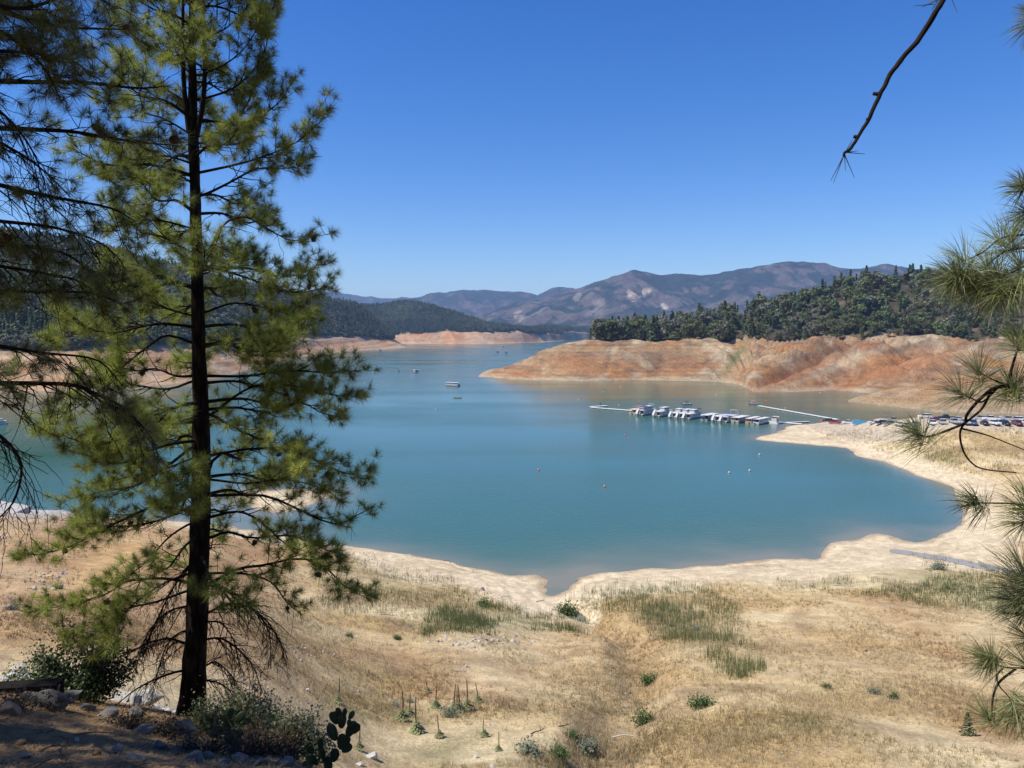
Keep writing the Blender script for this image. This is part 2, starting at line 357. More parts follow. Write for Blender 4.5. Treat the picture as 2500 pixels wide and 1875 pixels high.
def ground_colour(x, y, z, u, v):
    tan = (0.44, 0.305, 0.14); pale = (0.62, 0.495, 0.285); orange = (0.40, 0.25, 0.11); brown = (0.27, 0.175, 0.095); grey = (0.46, 0.43, 0.39)
    rust = (0.33, 0.165, 0.085)
    c = mixc(np.broadcast_to(tan, x.shape + (3,)), pale, 0.45 + 1.3 * fbm(x / 16, y / 16, 5, 31))
    c = mixc(c, brown, sstep(0.05, 0.6, fbm(x / 7, y / 7, 5, 33)) * 0.65)
    c = mixc(c, orange, sstep(0.05, 0.5, fbm(x / 20 + 9, y / 20, 4, 34)) * 0.3)
    # left slope: redder, with a sandy patch
    lw = 1 - sstep(520, 800, u); fw = (y > 5)
    c = mixc(c, rust, lw * fw * (0.45 + 0.5 * fbm(x / 9, y / 9, 4, 35)) * sstep(30, 45, y))
    c = mixc(c, (0.55, 0.36, 0.15), fw * blob(u, v, 270, 1390, 130, 55, -25) * 0.9)
    c = mixc(c, orange, fw * blob(u, v, 120, 1560, 260, 40, 5) * 0.8)
    c = mixc(c, grey, fw * blob(u, v, 100, 1245, 170, 20) * 1.0)
    # red-brown dry grass stains
    for a in [(1180, 1690, 190, 40, 8, .6), (2330, 1600, 200, 28, 28, .65), (2420, 1790, 150, 40, 25, .75), (2200, 1490, 160, 25, 20, .5), (900, 1590, 180, 22, 0, .55), (1010, 1710, 90, 20, 0, .5), (2080, 1600, 180, 40, 5, .35), (1350, 1600, 120, 60, 30, .4)]:
        c = mixc(c, (0.30, 0.165, 0.075), fw * blob(u, v, *a[:5]) * a[5] * (0.75 + 0.6 * fbm(x / 3, y / 3, 3, 37)))
    for a in [(1650, 1510, 170, 55, 25, .55), (1230, 1515, 190, 28, 0, .7), (980, 1440, 150, 45, 20, .4), (2330, 1430, 170, 40, 12, .7), (1980, 1425, 110, 9, 0, .6), (1090, 1825, 110, 40, -20, .8), (1500, 1790, 70, 60, 20, .35), (1330, 1850, 120, 35, 0, .6), (1960, 1775, 120, 16, 0, .5), (900, 1740, 110, 25, 0, .5), (1350, 1720, 130, 40, 0, .35), (2300, 1120, 70, 22, 0, .6)]:
        c = mixc(c, (0.20, 0.185, 0.085), fw * blob(u, v, *a[:5]) * a[5] * (0.8 + 0.8 * fbm(x / 4, y / 4, 3, 39)))
    c = mixc(c, brown, np.exp(-(seg_dist(x + 6.0 * fbm(x / 16, y / 16, 3, 71), y + 4.0 * fbm(x / 16, y / 16, 3, 72), GULLY) / 3.0) ** 2) * 0.5)
    # pale beaches with strand lines near the water
    b = (1 - sstep(1.6, 3.6, z + 0.9 * fbm(x / 18, y / 18, 3, 41))) * sstep(60, 100, np.hypot(x, y))
    ln = 0.5 + 0.5 * np.sin(2 * np.pi * (z / 0.45 + 0.8 * fbm(x / 14, y / 14, 3, 21)))
    beach = mixc(np.broadcast_to((0.64, 0.525, 0.345), x.shape + (3,)), (0.34, 0.25, 0.155), ln * 0.7 * (0.6 + fbm(x / 10, y / 10, 3, 43)))
    c = mixc(c, beach, b * 0.92)
    c = mixc(c, (0.30, 0.21, 0.13), (1 - sstep(0.02, 0.22, z)) * 0.7)     # wet rim
    # shaded needle litter round the trees
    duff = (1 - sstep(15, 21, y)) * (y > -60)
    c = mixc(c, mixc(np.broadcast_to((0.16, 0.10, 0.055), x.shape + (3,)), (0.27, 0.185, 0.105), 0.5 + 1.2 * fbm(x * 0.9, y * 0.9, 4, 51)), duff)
    # packed gravel of the ramp and car park
    lp = [at(*p) for p in LOT]; d = seg_dist(x, y - 14, lp)
    c = mixc(c, (0.46, 0.375, 0.27), (1 - sstep(14, 20, d)) * sstep(0.3, 1.0, z))
    return np.clip(c, 0.02, 0.8)
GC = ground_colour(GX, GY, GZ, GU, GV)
M_ground = groundmat('dry_soil', (0.5, 4.0), 0.34, 0.6, 0.25)
keep = np.ones(len(rad) - 1, bool)
gf = grid_faces(len(rad), len(ang))
zz = GZ.ravel(); dry = (zz[gf] > -2.5).any(1) ; gf = gf[dry]
gv = np.stack([GX.ravel(), GY.ravel(), zz], 1)
used = np.unique(gf); remap = -np.ones(len(gv), int); remap[used] = np.arange(len(used))
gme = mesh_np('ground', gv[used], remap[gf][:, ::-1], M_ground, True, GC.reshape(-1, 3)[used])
ground = tag(obj('ground', gme), 'dry tan lakeshore slope with pale beaches', None, None, 'structure')
GB = BVHTree.FromPolygons([tuple(p) for p in gv[used]], [tuple(f) for f in remap[gf]])
def hit(u, v):
    rx, rz = ray(u, v); d = Vector((rx, 1, rz)).normalized()
    p, n, i, t = GB.ray_cast(Vector((0, 0, CAMZ)), d, 2000)
    return p
def drop(x, y):
    p, n, i, t = GB.ray_cast(Vector((x, y, 200)), Vector((0, 0, -1)), 400)
    return p

# ------------------------------------------------------------------ land across the water
class Land:
    """t: 0 shore, 1 high-water line, 2 ridge, 3 far foot; lines are tables over photo columns"""
    def __init__(s, u0, u1, d0, d1, z1, d2, v2, rough, seed, spur=None, foot=300.0, zfoot=-3.0, soft=12.0):
        s.soft = soft
        s.u0, s.u1, s.d0, s.d1, s.z1, s.d2, s.v2 = u0, u1, d0, d1, z1, d2, v2
        s.rough, s.seed, s.spur, s.foot, s.zfoot = rough, seed, spur, foot, zfoot
    def pos(s, u, t):
        u = np.asarray(u, float); t = np.asarray(t, float)
        def ip(tab): return sum(w_ * interp(u + k_ * s.soft, tab) for k_, w_ in ((-1, .15), (-.5, .22), (0, .26), (.5, .22), (1, .15)))
        D0 = ip(s.d0); D1 = ip(s.d1); Z1 = ip(s.z1); D2 = ip(s.d2)
        Z2 = CAMZ + (HORIZON - ip(s.v2)) / F * D2; Z2 = np.maximum(Z2, Z1)
        ta = np.clip(t, 0, 1); tb = np.clip(t - 1, 0, 1); tc = np.clip(t - 2, 0, 1)
        D = D0 + (D1 - D0) * ta + (D2 - D1) * tb + s.foot * tc
        z = Z1 * (ta * 0.75 + 0.25 * ta * ta * (3 - 2 * ta)) + (Z2 - Z1) * (0.4 * tb + 0.6 * np.sin(tb * np.pi / 2)) + (s.zfoot - Z2) * tc
        D = np.where(t < 0, D0 + t * 60, D); z = np.where(t < 0, t * 6, z)
        x = (u - 1250) / F * D
        env = np.clip(np.minimum(t, 1) * 1.6, 0, 1) * np.clip(Z1 / 14.0, 0, 1)
        n = s.rough * env * fbm(x / (s.rough * 14), D / (s.rough * 14), 5, s.seed)
        n = n + 0.12 * s.rough * env * fbm(x / (s.rough * 1.6), D / (s.rough * 1.6), 4, s.seed + 3)
        if s.spur:
            amp, wl, skew = s.spur
            w = np.sin(np.clip(t, 0, 1.25) / 1.25 * np.pi) ** 0.8
            n = n + amp * w * np.clip(Z1 / 14.0, 0, 1) * (ridged((x - skew * (D - D0)) / wl, (D - D0) / (wl * 6), 3, s.seed + 9) - 0.5) * 2
        if s.seed == 100:                      # the spurs and gullies that run down to the lower left
            w = np.sin(np.clip(t, 0, 1) * np.pi) ** 0.7
            for c0, c1, sg, am in ((1775, 300, 42, 9), (1860, 460, 50, 9), (1500, 130, 60, 4), (2060, 520, 60, 7)): n = n + am * w * np.exp(-((u - c0 - c1 * t) / sg) ** 2)
            for c0, c1, sg, am in ((1715, 190, 26, 9), (1818, 370, 26, 8), (1955, 490, 30, 7), (1595, 40, 16, 3), (1480, 20, 8, 2)): n = n - am * w * np.exp(-((u - c0 - c1 * t) / sg) ** 2)
        return x, D, np.where(t < 0, z, np.where(t > 2, z + n * (1 - np.clip(tc, 0, 1)), np.maximum(z + n, np.minimum(z, 0.4))))
    def grid(s, nu, ts):
        U, T = np.meshgrid(np.linspace(s.u0, s.u1, nu), ts); x, y, z = s.pos(U, T); return U, T, x, y, z
def tlist(a, b, c):
    return np.concatenate([[-1, -0.4], np.linspace(0, 1, a)[:-1], np.linspace(1, 2, b)[:-1], np.linspace(2, 3, c)])

PEN_D0 = [(1168, 846), (1176, 838), (1260, 789), (1400, 763), (1549, 782), (1700, 765), (1748, 757), (1798, 722), (1823, 680), (1836, 626), (1947, 634), (2046, 643), (2121, 610), (2200, 594), (2500, 562), (2900, 516)]
PEN_D1 = [(1168, 846), (1176, 842), (1220, 838), (1260, 842), (1300, 850), (1350, 858), (1400, 866), (1440, 872), (1500, 872), (1700, 865), (1836, 850), (2046, 850), (2300, 830), (2500, 800), (2900, 740)]
PEN_Z1 = [(1168, 0), (1176, 0.4), (1220, 7), (1260, 14), (1300, 22), (1350, 31), (1400, 37), (1440, 40), (1500, 40), (2900, 41)]
PEN_D2 = [(1168, 850), (1176, 848), (1260, 860), (1400, 890), (1470, 950), (1600, 1010), (1700, 1090), (1850, 1130), (2050, 1150), (2300, 1120), (2900, 1050)]
PEN_V2 = [(1168, 919), (1440, 830), (1470, 824), (1600, 813), (1700, 788), (1760, 776), (1850, 766), (1920, 754), (1970, 742), (2010, 722), (2060, 700), (2130, 688), (2300, 692), (2500, 694), (2900, 690)]
PEN = Land(1168, 2950, PEN_D0, PEN_D1, PEN_Z1, PEN_D2, PEN_V2, 5.0, 100, (9.0, 62.0, -1.1), 250)
SPUR = Land(2074, 3000, [(2074, 541), (2081, 540), (2146, 516), (2245, 489), (2295, 470), (2400, 462), (2500, 460), (3000, 440)],
            [(2074, 542), (2081, 542), (2146, 536), (2245, 532), (2295, 528), (2400, 530), (2500, 530), (3000, 520)],
            [(2074, 0), (2081, 0.5), (2146, 6.5), (2216, 11), (2270, 14), (2400, 20), (2500, 24), (3000, 30)],
            [(2074, 543), (2081, 544), (2146, 545), (2245, 548), (2500, 560), (3000, 570)],
            [(2074, 982), (2146, 962), (2216, 945), (2270, 930), (2400, 908), (2500, 894), (3000, 868)], 3.0, 140, (1.2, 40.0, -0.8), 70, -1.5)
LEFT = Land(-900, 990, [(-900, 520), (-600, 560), (0, 630), (200, 640), (350, 690), (450, 740), (520, 800), (600, 960), (700, 1330), (780, 1650), (861, 1916), (985, 2290), (990, 2300)],
            [(-900, 640), (0, 740), (200, 760), (350, 840), (450, 950), (520, 1060), (600, 1280), (700, 1650), (780, 1950), (861, 2180), (940, 2360), (985, 2340), (990, 2310)],
            [(-900, 38), (850, 38), (900, 36), (940, 28), (970, 10), (985, 1), (990, 0)],
            [(-900, 1100), (0, 1200), (300, 1350), (450, 1600), (600, 2000), (735, 2400), (842, 2600), (900, 2640), (940, 2500), (985, 2360), (990, 2320)],
            [(-900, 520), (0, 585), (170, 600), (300, 632), (450, 668), (650, 712), (735, 724), (842, 738), (890, 752), (920, 785), (945, 812), (970, 838), (990, 849)], 11.0, 180, (9.0, 120.0, 0.5), 600, -3.0, 26)
FARH = Land(700, 2200, [(700, 2950), (860, 3000), (1003, 3029), (1205, 3029), (1321, 3354), (1387, 3912), (1440, 4900), (1600, 5000), (2200, 4800)],
            [(700, 3050), (860, 3110), (1003, 3130), (1205, 3140), (1321, 3480), (1387, 4050), (1440, 5060), (1600, 5150), (2200, 4950)],
            [(700, 37), (2200, 38)],
            [(700, 3700), (973, 3750), (1200, 3600), (1321, 4000), (1440, 5500), (2200, 5500)],
            [(700, 742), (880, 752), (927, 756), (973, 742), (1004, 741), (1053, 750), (1111, 770), (1169, 788), (1207, 799), (1223, 807), (1303, 805), (1419, 803), (1500, 803), (1800, 800), (2200, 800)], 14.0, 220, (14.0, 150.0, -0.4), 900, -3.0, 45)
def ring_colour(x, y, z, t, seed, far=0.0):
    """bare draw-down slope: orange clay, pale sand, grey-brown rock in level bands"""
    orange = (0.49, 0.245, 0.09); red = (0.45, 0.19, 0.075); sand = (0.49, 0.355, 0.205); pale = (0.60, 0.48, 0.31); rock = (0.27, 0.19, 0.125)
    k = 1.0 + far
    n1 = fbm(x / (60 * k), y / (40 * k), 5, seed); n2 = fbm(x / (25 * k), z / 5, 5, seed + 5); n3 = fbm(x / (90 * k) + 3, z / 9, 4, seed + 8)
    c = mixc(np.broadcast_to(sand, x.shape + (3,)), orange, 0.32 + 1.9 * n1)
    c = mixc(c, rock, sstep(-0.05, 0.4, n2) * 0.8)
    c = mixc(c, red, sstep(0.12, 0.5, n3) * 0.75)
    c = mixc(c, pale, sstep(0.15, 0.5, fbm(x / (18 * k), y / (18 * k), 5, seed + 12)) * 0.8)
    c = mixc(c, np.asarray(c) * 0.72, sstep(0.0, 0.5, np.sin(z * 1.7 + 3.0 * n1) * 0.5 + 0.3 * n2) * 0.8)   # level water marks
    c = mixc(c, pale, (1 - sstep(1.0, 3.0, z)) * 0.7)
    c = mixc(c, (0.28, 0.2, 0.13), (1 - sstep(0.1, 0.5, z)) * 0.6)
    return c
M_ring = groundmat('bare_slope', (0.10, 0.8), 0.40, 1.0, 2.5)
M_farring = groundmat('far_bare_slope', (0.02, 0.15), 0.25, 0.8, 5.0)
def land_obj(L, name, label, nu, ts, mat, far, extra=None):
    U, T, x, y, z = L.grid(nu, ts)
    c = ring_colour(x, y, z, T, L.seed, far)
    wood = mixc(np.broadcast_to((0.085, 0.075, 0.045), x.shape + (3,)), (0.22, 0.15, 0.09), sstep(0.1, 0.5, fbm(x / 30, y / 30, 4, L.seed + 20)))
    edge = 0.03 * fbm(x / 20, y / 20, 4, L.seed + 21)
    c = mixc(c, wood, sstep(1.0, 1.05, T + edge))
    if extra is not None: c = extra(U, T, x, y, z, c)
    me = mesh_np(name, np.stack([x.ravel(), y.ravel(), z.ravel()], 1), grid_faces(*U.shape), mat, True, np.clip(c, .01, .8).reshape(-1, 3))
    return tag(obj(name, me), label, None, None, 'structure')
def pen_extra(U, T, x, y, z, c):
    v = pix(np.stack([x, y, z], -1))[1]
    fresh = (T < 1.02)
    c = mixc(c, ring_colour(x, y, z, T, 100, 0.0), (T >= 0.95) * (1 - sstep(1432, 1452, U)))
    c = mixc(c, (0.45, 0.20, 0.085), fresh * blob(U, v, 2180, 900, 150, 30, -12) * 0.9)
    c = mixc(c, (0.45, 0.20, 0.08), fresh * blob(U, v, 1420, 890, 120, 26, 8) * 0.7)
    c = mixc(c, (0.30, 0.20, 0.12), fresh * blob(U, v, 1600, 870, 120, 30, 0) * 0.7)
    c = mixc(c, (0.22, 0.14, 0.09), fresh * blob(U, v, 2010, 862, 110, 18, -14) * 0.8)
    c = mixc(c, (0.42, 0.18, 0.08), fresh * blob(U, v, 1935, 915, 120, 22, -22) * 0.8)
    c = mixc(c, (0.60, 0.47, 0.30), fresh * blob(U, v, 2080, 880, 130, 9, -22) * 0.8)
    c = mixc(c, (0.16, 0.19, 0.07), fresh * blob(U, v, 1795, 872, 40, 9, -55) * 0.8)
    return c
land_pen = land_obj(PEN, 'bare_peninsula_hill', 'bare orange and sandy bank below the wooded hill behind the marina', 760, tlist(70, 30, 8), M_ring, 0.0, pen_extra)
land_spur = land_obj(SPUR, 'bare_spur', 'low bare sandy spur running into the cove behind the parked cars', 260, tlist(40, 8, 10), M_ring, 0.0,
                     lambda U, T, x, y, z, c: mixc(mixc(ring_colour(x, y, z, T, 140, 0), (0.52, 0.385, 0.22), 0.55), (0.44, 0.2, 0.08), blob(U, pix(np.stack([x, y, z], -1))[1], 2380, 925, 160, 22, -10) * 0.7))
land_left = land_obj(LEFT, 'wooded_hill', 'wooded hill with a bare pink bank behind the tall pine', 520, tlist(30, 60, 10), M_farring, 0.6,
                     lambda U, T, x, y, z, c: mixc(c, (0.42, 0.25, 0.15), (T < 1) * 0.35))
land_far = land_obj(FARH, 'far_wooded_hill', 'far wooded hill above a thin bare pink shore at the end of the lake', 520, tlist(26, 50, 8), M_farring, 1.0,
                    lambda U, T, x, y, z, c: mixc(c, (0.43, 0.24, 0.15), (T < 1) * 0.4))

# ------------------------------------------------------------------ mountains
def mountain(name, label, u0, u1, dbase, dridge, line, seed, rough, nu, nt, veg, bare):
    U, T = np.meshgrid(np.linspace(u0, u1, nu), np.concatenate([np.linspace(0, 1, nt), np.linspace(1.05, 2, 10)]))
    base = interp(U, dbase) if not np.isscalar(dbase) else dbase
    dr = interp(U, dridge) if not np.isscalar(dridge) else dridge
    zr = CAMZ + (HORIZON - interp(U, line)) / F * dr
    t = np.clip(T, 0, 1); tb = np.clip(T - 1, 0, 1)
    D = base + (dr - base) * t + 2500 * tb; x = (U - 1250) / F * D
    z = 20 + (zr - 20) * (0.55 * t + 0.45 * t * t) - (zr + 40) * tb
    env = np.sin(np.clip(t, 0.02, 1) * np.pi * 0.93) ** 0.8
    n = (ridged((x + 0.35 * (D - base)) / rough, (D) / (rough * 2.2), 5, seed) - 0.45) * rough * 0.30 + fbm(x / 200, D / 200, 5, seed + 4) * rough * 0.035
    z = z + n * env + (1 - env) * fbm(x / 110, D / 110, 5, seed + 6) * rough * 0.024
    gx = np.gradient(z, axis=1) / (np.abs(np.gradient(x, axis=1)) + 1)
    m = fbm(x / 420, D / 300, 6, seed + 8); m2 = fbm(x / 110, D / 110, 5, seed + 9)
    c = mixc(np.broadcast_to(veg, x.shape + (3,)), bare, sstep(0.0, 0.6, 0.8 * m + 1.0 * m2 + 0.5 * np.clip(gx, -1, 1)))
    v = pix(np.stack([x, D, z], -1))[1]
    for a in SCARS:
        c = mixc(c, a[6], sstep(0.25, 0.8, blob(U, v, *a[:5]) * (1 + 1.6 * fbm(x / 45, D / 70, 5, seed + 13))) * a[5] * 0.8)
    me = mesh_np(name, np.stack([x.ravel(), D.ravel(), z.ravel()], 1), grid_faces(*U.shape), M_mount, True, np.clip(c, .01, .7).reshape(-1, 3))
    return tag(obj(name, me), label, None, None, 'structure')
M_mount = groundmat('mountain_side', (0.008, 0.05), 0.6, 1.0, 40.0)
SCARS = [(1545, 722, 26, 12, 35, .95, (0.55, 0.42, 0.30)), (1572, 715, 22, 9, -40, .95, (0.56, 0.43, 0.30)), (1535, 712, 12, 10, 50, .9, (.5, .33, .22)), (1620, 748, 14, 6, 40, .95, (.58, .5, .4)), (1265, 770, 16, 13, 0, .75, (.50, .40, .31)), (1407, 727, 8, 16, 40, .6, (.5, .4, .3)),
         (1450, 765, 34, 14, 10, .55, (.36, .29, .24)), (1700, 712, 40, 10, 10, .45, (.42, .28, .22)), (1900, 660, 60, 8, 0, .35, (.36, .25, .2)), (1300, 768, 70, 2.5, -28, .5, (.38, .33, .28)),
         (2010, 725, 40, 14, 20, .4, (.40, .33, .28)), (1460, 740, 20, 8, 20, .5, (.4, .32, .26))]
big = mountain('mountain', 'tall brush-covered mountain with pale landslide scars', 1080, 3000, 5600, 7600,
               [(1080, 800), (1169, 776), (1226, 752), (1303, 732), (1411, 705), (1450, 692), (1500, 675), (1530, 665), (1544, 661), (1569, 666), (1614, 674), (1639, 671), (1698, 672), (1748, 670), (1823, 657), (1872, 650), (1922, 642), (1972, 643), (2007, 645), (2046, 657), (2090, 660), (2121, 654), (2156, 647), (2196, 652), (2235, 657), (2400, 672), (2600, 690), (3000, 720)],
               300, 520.0, 640, 150, (0.032, 0.045, 0.030), (0.14, 0.11, 0.088))
mid = mountain('mountain', 'hazy bare-topped mountain ridge left of the tall mountain', 880, 1700, 8300, 10500,
               [(880, 760), (950, 735), (1011, 726), (1042, 718), (1084, 716), (1130, 706), (1161, 710), (1188, 708), (1219, 712), (1265, 714), (1296, 716), (1311, 723), (1334, 712), (1361, 701), (1396, 701), (1411, 705), (1500, 720), (1700, 740)],
               340, 560.0, 330, 90, (0.036, 0.05, 0.034), (0.13, 0.10, 0.082))
dist = mountain('mountain', 'lowest dim blue ridge on the horizon above the wooded hill', 300, 1250, 10500, 13000,
                [(300, 730), (600, 715), (740, 712), (796, 710), (842, 714), (896, 724), (950, 727), (977, 726), (1100, 735), (1250, 750)],
                380, 600.0, 300, 60, (0.05, 0.065, 0.045), (0.12, 0.11, 0.09))

# ------------------------------------------------------------------ water
def near_shallow(x, y):
    z = tps(x, y); return z
wa = np.radians(np.concatenate([np.linspace(-80, -40, 20)[:-1], np.linspace(-40, 40, 420), np.linspace(40, 80, 20)[1:]]))
wr = np.concatenate([np.geomspace(70, 500, 260)[:-1], np.geomspace(500, 1200, 120)[:-1], np.geomspace(1200, 16000, 60)])
WA, WR = np.meshgrid(wa, wr); WX, WY = WR * np.sin(WA), WR * np.cos(WA)
dep = np.where((WR < 470), -near_shallow(WX, WY), 9.0); dep = np.clip(dep, 0, 9)
WU = 1250 + F * WX / np.maximum(WY, 1)
silt = np.exp(-dep / 0.7) * 0.9 + 0.35 * np.exp(-dep / 1.8)
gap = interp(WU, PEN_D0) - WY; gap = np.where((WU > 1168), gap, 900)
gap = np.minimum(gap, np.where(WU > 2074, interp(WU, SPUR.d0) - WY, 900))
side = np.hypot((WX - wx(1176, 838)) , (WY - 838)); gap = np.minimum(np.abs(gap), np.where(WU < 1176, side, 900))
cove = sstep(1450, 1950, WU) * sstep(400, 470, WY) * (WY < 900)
silt = np.maximum(silt, np.exp(-gap / 6.0) * 0.8); olive = np.clip(np.exp(-gap / 60.0) * 0.75 + cove * 0.25 * sstep(0.0, 1.0, 0.6 + 0.8 * fbm(WX / 60, WY / 40, 3, 61)), 0, 1)  # olive: bank reflection and silt tint, both painted into the water colour
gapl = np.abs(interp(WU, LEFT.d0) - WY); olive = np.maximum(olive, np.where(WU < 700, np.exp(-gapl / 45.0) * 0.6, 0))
silt = silt * (0.8 + 0.5 * fbm(WX / 14, WY / 8, 3, 62))
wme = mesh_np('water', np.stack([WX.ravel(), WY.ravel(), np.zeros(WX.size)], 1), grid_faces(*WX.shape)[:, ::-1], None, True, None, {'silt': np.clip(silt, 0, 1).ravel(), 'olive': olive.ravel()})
m, t, b = new_mat('lake_water')
N = t.nodes
a1 = N.new('ShaderNodeAttribute'); a1.attribute_name = 'silt'; a2 = N.new('ShaderNodeAttribute'); a2.attribute_name = 'olive'
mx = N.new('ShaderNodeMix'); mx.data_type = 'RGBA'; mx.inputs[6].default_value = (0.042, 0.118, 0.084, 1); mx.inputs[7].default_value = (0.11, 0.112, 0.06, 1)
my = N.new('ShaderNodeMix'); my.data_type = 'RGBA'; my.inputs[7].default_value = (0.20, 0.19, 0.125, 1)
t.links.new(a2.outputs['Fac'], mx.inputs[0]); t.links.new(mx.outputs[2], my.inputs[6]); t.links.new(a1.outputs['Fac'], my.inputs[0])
t.links.new(my.outputs[2], b.inputs['Base Color'])
b.inputs['IOR'].default_value = 1.33; b.inputs['Specular IOR Level'].default_value = 0.5
tc = N.new('ShaderNodeTexCoord'); mpn = N.new('ShaderNodeMapping'); mpn.inputs['Scale'].default_value = (0.6, 1.0, 1.0); mpn.inputs['Rotation'].default_value = (0, 0, 0.25)
n1 = N.new('ShaderNodeTexNoise'); n1.inputs['Scale'].default_value = 0.9; n1.inputs['Detail'].default_value = 4
n2 = N.new('ShaderNodeTexNoise'); n2.inputs['Scale'].default_value = 0.015; n2.inputs['Detail'].default_value = 4
mp2 = N.new('ShaderNodeMapping'); mp2.inputs['Scale'].default_value = (0.35, 1.0, 1.0)
t.links.new(tc.outputs['Object'], mpn.inputs[0]); t.links.new(mpn.outputs[0], n1.inputs['Vector'])
t.links.new(tc.outputs['Object'], mp2.inputs[0]); t.links.new(mp2.outputs[0], n2.inputs['Vector'])
mr = N.new('ShaderNodeMapRange'); mr.inputs[1].default_value = 0.35; mr.inputs[2].default_value = 0.68; mr.inputs[3].default_value = 0.22; mr.inputs[4].default_value = 0.65
t.links.new(n2.outputs[0], mr.inputs[0])
bp = N.new('ShaderNodeBump'); bp.inputs['Distance'].default_value = 0.18
t.links.new(mr.outputs[0], bp.inputs['Strength']); t.links.new(n1.outputs[0], bp.inputs['Height']); t.links.new(bp.outputs[0], b.inputs['Normal'])
rr = N.new('ShaderNodeMapRange'); rr.inputs[1].default_value = 0.35; rr.inputs[2].default_value = 0.68; rr.inputs[3].default_value = 0.07; rr.inputs[4].default_value = 0.2
t.links.new(n2.outputs[0], rr.inputs[0]); t.links.new(rr.outputs[0], b.inputs['Roughness'])
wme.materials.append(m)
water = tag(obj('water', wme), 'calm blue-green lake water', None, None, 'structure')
# lake bed and land out to the horizon, under everything
bedm = plain('lake_bed_silt', (0.2, 0.16, 0.1), 0.9, scale=0.01)
R_ = 24000.0
bed = MB(); bed.add([(-R_, -R_, -10.5), (R_, -R_, -10.5), (R_, R_, -10.5), (-R_, R_, -10.5)], [(0, 1, 2, 3)])
tag(bed.build('lake_bed', bedm), 'lake bed under the water', None, None, 'structure')
# ------------------------------------------------------------------ woods
def leaf_cloud(rng, pts, nrm, size, jitter=0.6):
    """small quads at pts, roughly facing nrm"""
    n = len(pts); nv = nrm + jitter * rng.normal(size=(n, 3)); nv /= np.linalg.norm(nv, axis=1)[:, None] + 1e-9
    a = np.cross(nv, rng.normal(size=(n, 3))); a /= np.linalg.norm(a, axis=1)[:, None] + 1e-9
    b = np.cross(nv, a); s = size * rng.uniform(0.6, 1.3, (n, 1)); k = rng.uniform(0.45, 0.9, (n, 1))
    v = np.stack([pts - a * s, pts + b * s * k, pts + a * s, pts - b * s * k], 1).reshape(-1, 3)
    f = np.arange(4 * n).reshape(n, 4)
    return v, f
def crown_oak(seed, n=950, leaf=0.45):
    """broad uneven crown of leaf clumps; 1 unit = 10 m tree"""
    rng = np.random.default_rng(seed); P = []; Q = []
    lumps = rng.integers(11, 16)
    for k in range(lumps):
        h = rng.uniform(1.3, 8.4); w = 3.7 * math.sqrt(max(0.12, 1 - ((h - 4.4) / 5.0) ** 2))
        a = rng.uniform(0, 6.28); rr = w * math.sqrt(rng.uniform(0.05, 0.8))
        c = np.array([rr * math.cos(a), rr * math.sin(a), h]); r = rng.uniform(1.1, 1.9)
        m = int(n / lumps); d = rng.normal(size=(m, 3)); d /= np.linalg.norm(d, axis=1)[:, None]; d[:, 2] = np.where(d[:, 2] < -0.5, -d[:, 2], d[:, 2])
        P.append(c + d * r * rng.uniform(0.7, 1.08, (m, 1)) * np.array([1.1, 1.1, 0.85])); Q.append(d)
    return leaf_cloud(rng, np.concatenate(P), np.concatenate(Q), leaf)
def crown_conifer(seed, n=800, leaf=0.5, w=2.3, top=14.0, low=1.0):
    rng = np.random.default_rng(seed); P = []; Q = []
    nb = int(n / 9)
    for k in range(nb):
        h = low + (top - low) * (k + rng.uniform(0, 1)) / nb; a = rng.uniform(0, 6.28)
        R = w * (1 - ((h - low) / (top - low)) ** 1.35) * rng.uniform(0.55, 1.15) + 0.18
        q = np.linspace(0.2, 1, 9)[:, None]
        dirn = np.array([math.cos(a), math.sin(a), 0.0])
        pt = np.array([0, 0, h]) + dirn * R * q + np.array([0, 0, -0.18 * R]) * q ** 2 + rng.normal(size=(9, 3)) * 0.22
        P.append(pt); Q.append(np.tile(dirn * 0.6 + np.array([0, 0, 0.8]), (9, 1)))
    P = np.concatenate(P); P[:, 2] = np.minimum(P[:, 2], top)
    return leaf_cloud(rng, P, np.concatenate(Q), leaf, 0.5)
def trunk_verts(h, r, seed, limbs=4, n=5):
    rng = np.random.default_rng(seed); mb = MB(); mb.tube((0, 0, -0.6), (0.1, 0, h * 0.55), r, n, r * 0.7); mb.tube((0.1, 0, h * 0.55), (0, 0.1, h), r * 0.7, n, r * 0.2)
    for k in range(limbs):
        a = rng.uniform(0, 6.28); z = h * rng.uniform(0.3, 0.7); L = h * rng.uniform(0.2, 0.32)
        mb.tube((0.05, 0, z), (math.cos(a) * L, math.sin(a) * L, z + L * 0.7), r * 0.45, 4, r * 0.12)
    return mb
M_oak = leafmat('oak_leaves', (0.135, 0.15, 0.055), 0.25, 0.3, 0.30)
M_con = leafmat('conifer_needles', (0.105, 0.13, 0.05), 0.25, 0.3, 0.25)
M_gray = leafmat('gray_pine_needles', (0.175, 0.175, 0.11), 0.25, 0.3, 0.2)
M_dead = leafmat('dead_brown_leaves', (0.14, 0.075, 0.05), 0.1, 0.3, 0.2)
M_bark = plain('bark', (0.075, 0.055, 0.042), 0.95, scale=8)
TREES = []                         # (kind, trunk mesh, crown mesh)
def tree_kind(kind, cv, cf, th, tr, seed, mat):
    cm = mesh_np(kind + '_crown', cv, cf, mat); tm = trunk_verts(th, tr, seed).mesh(kind + '_trunk', M_bark)
    TREES.append((kind, tm, cm))
for k in range(4): tree_kind('oak_tree', *crown_oak(400 + k), 7.0, 0.32, 400 + k, M_oak)
for k in range(2): tree_kind('gray_pine_tree', *crown_oak(430 + k, 620, 0.5), 8.0, 0.26, 430 + k, M_gray)
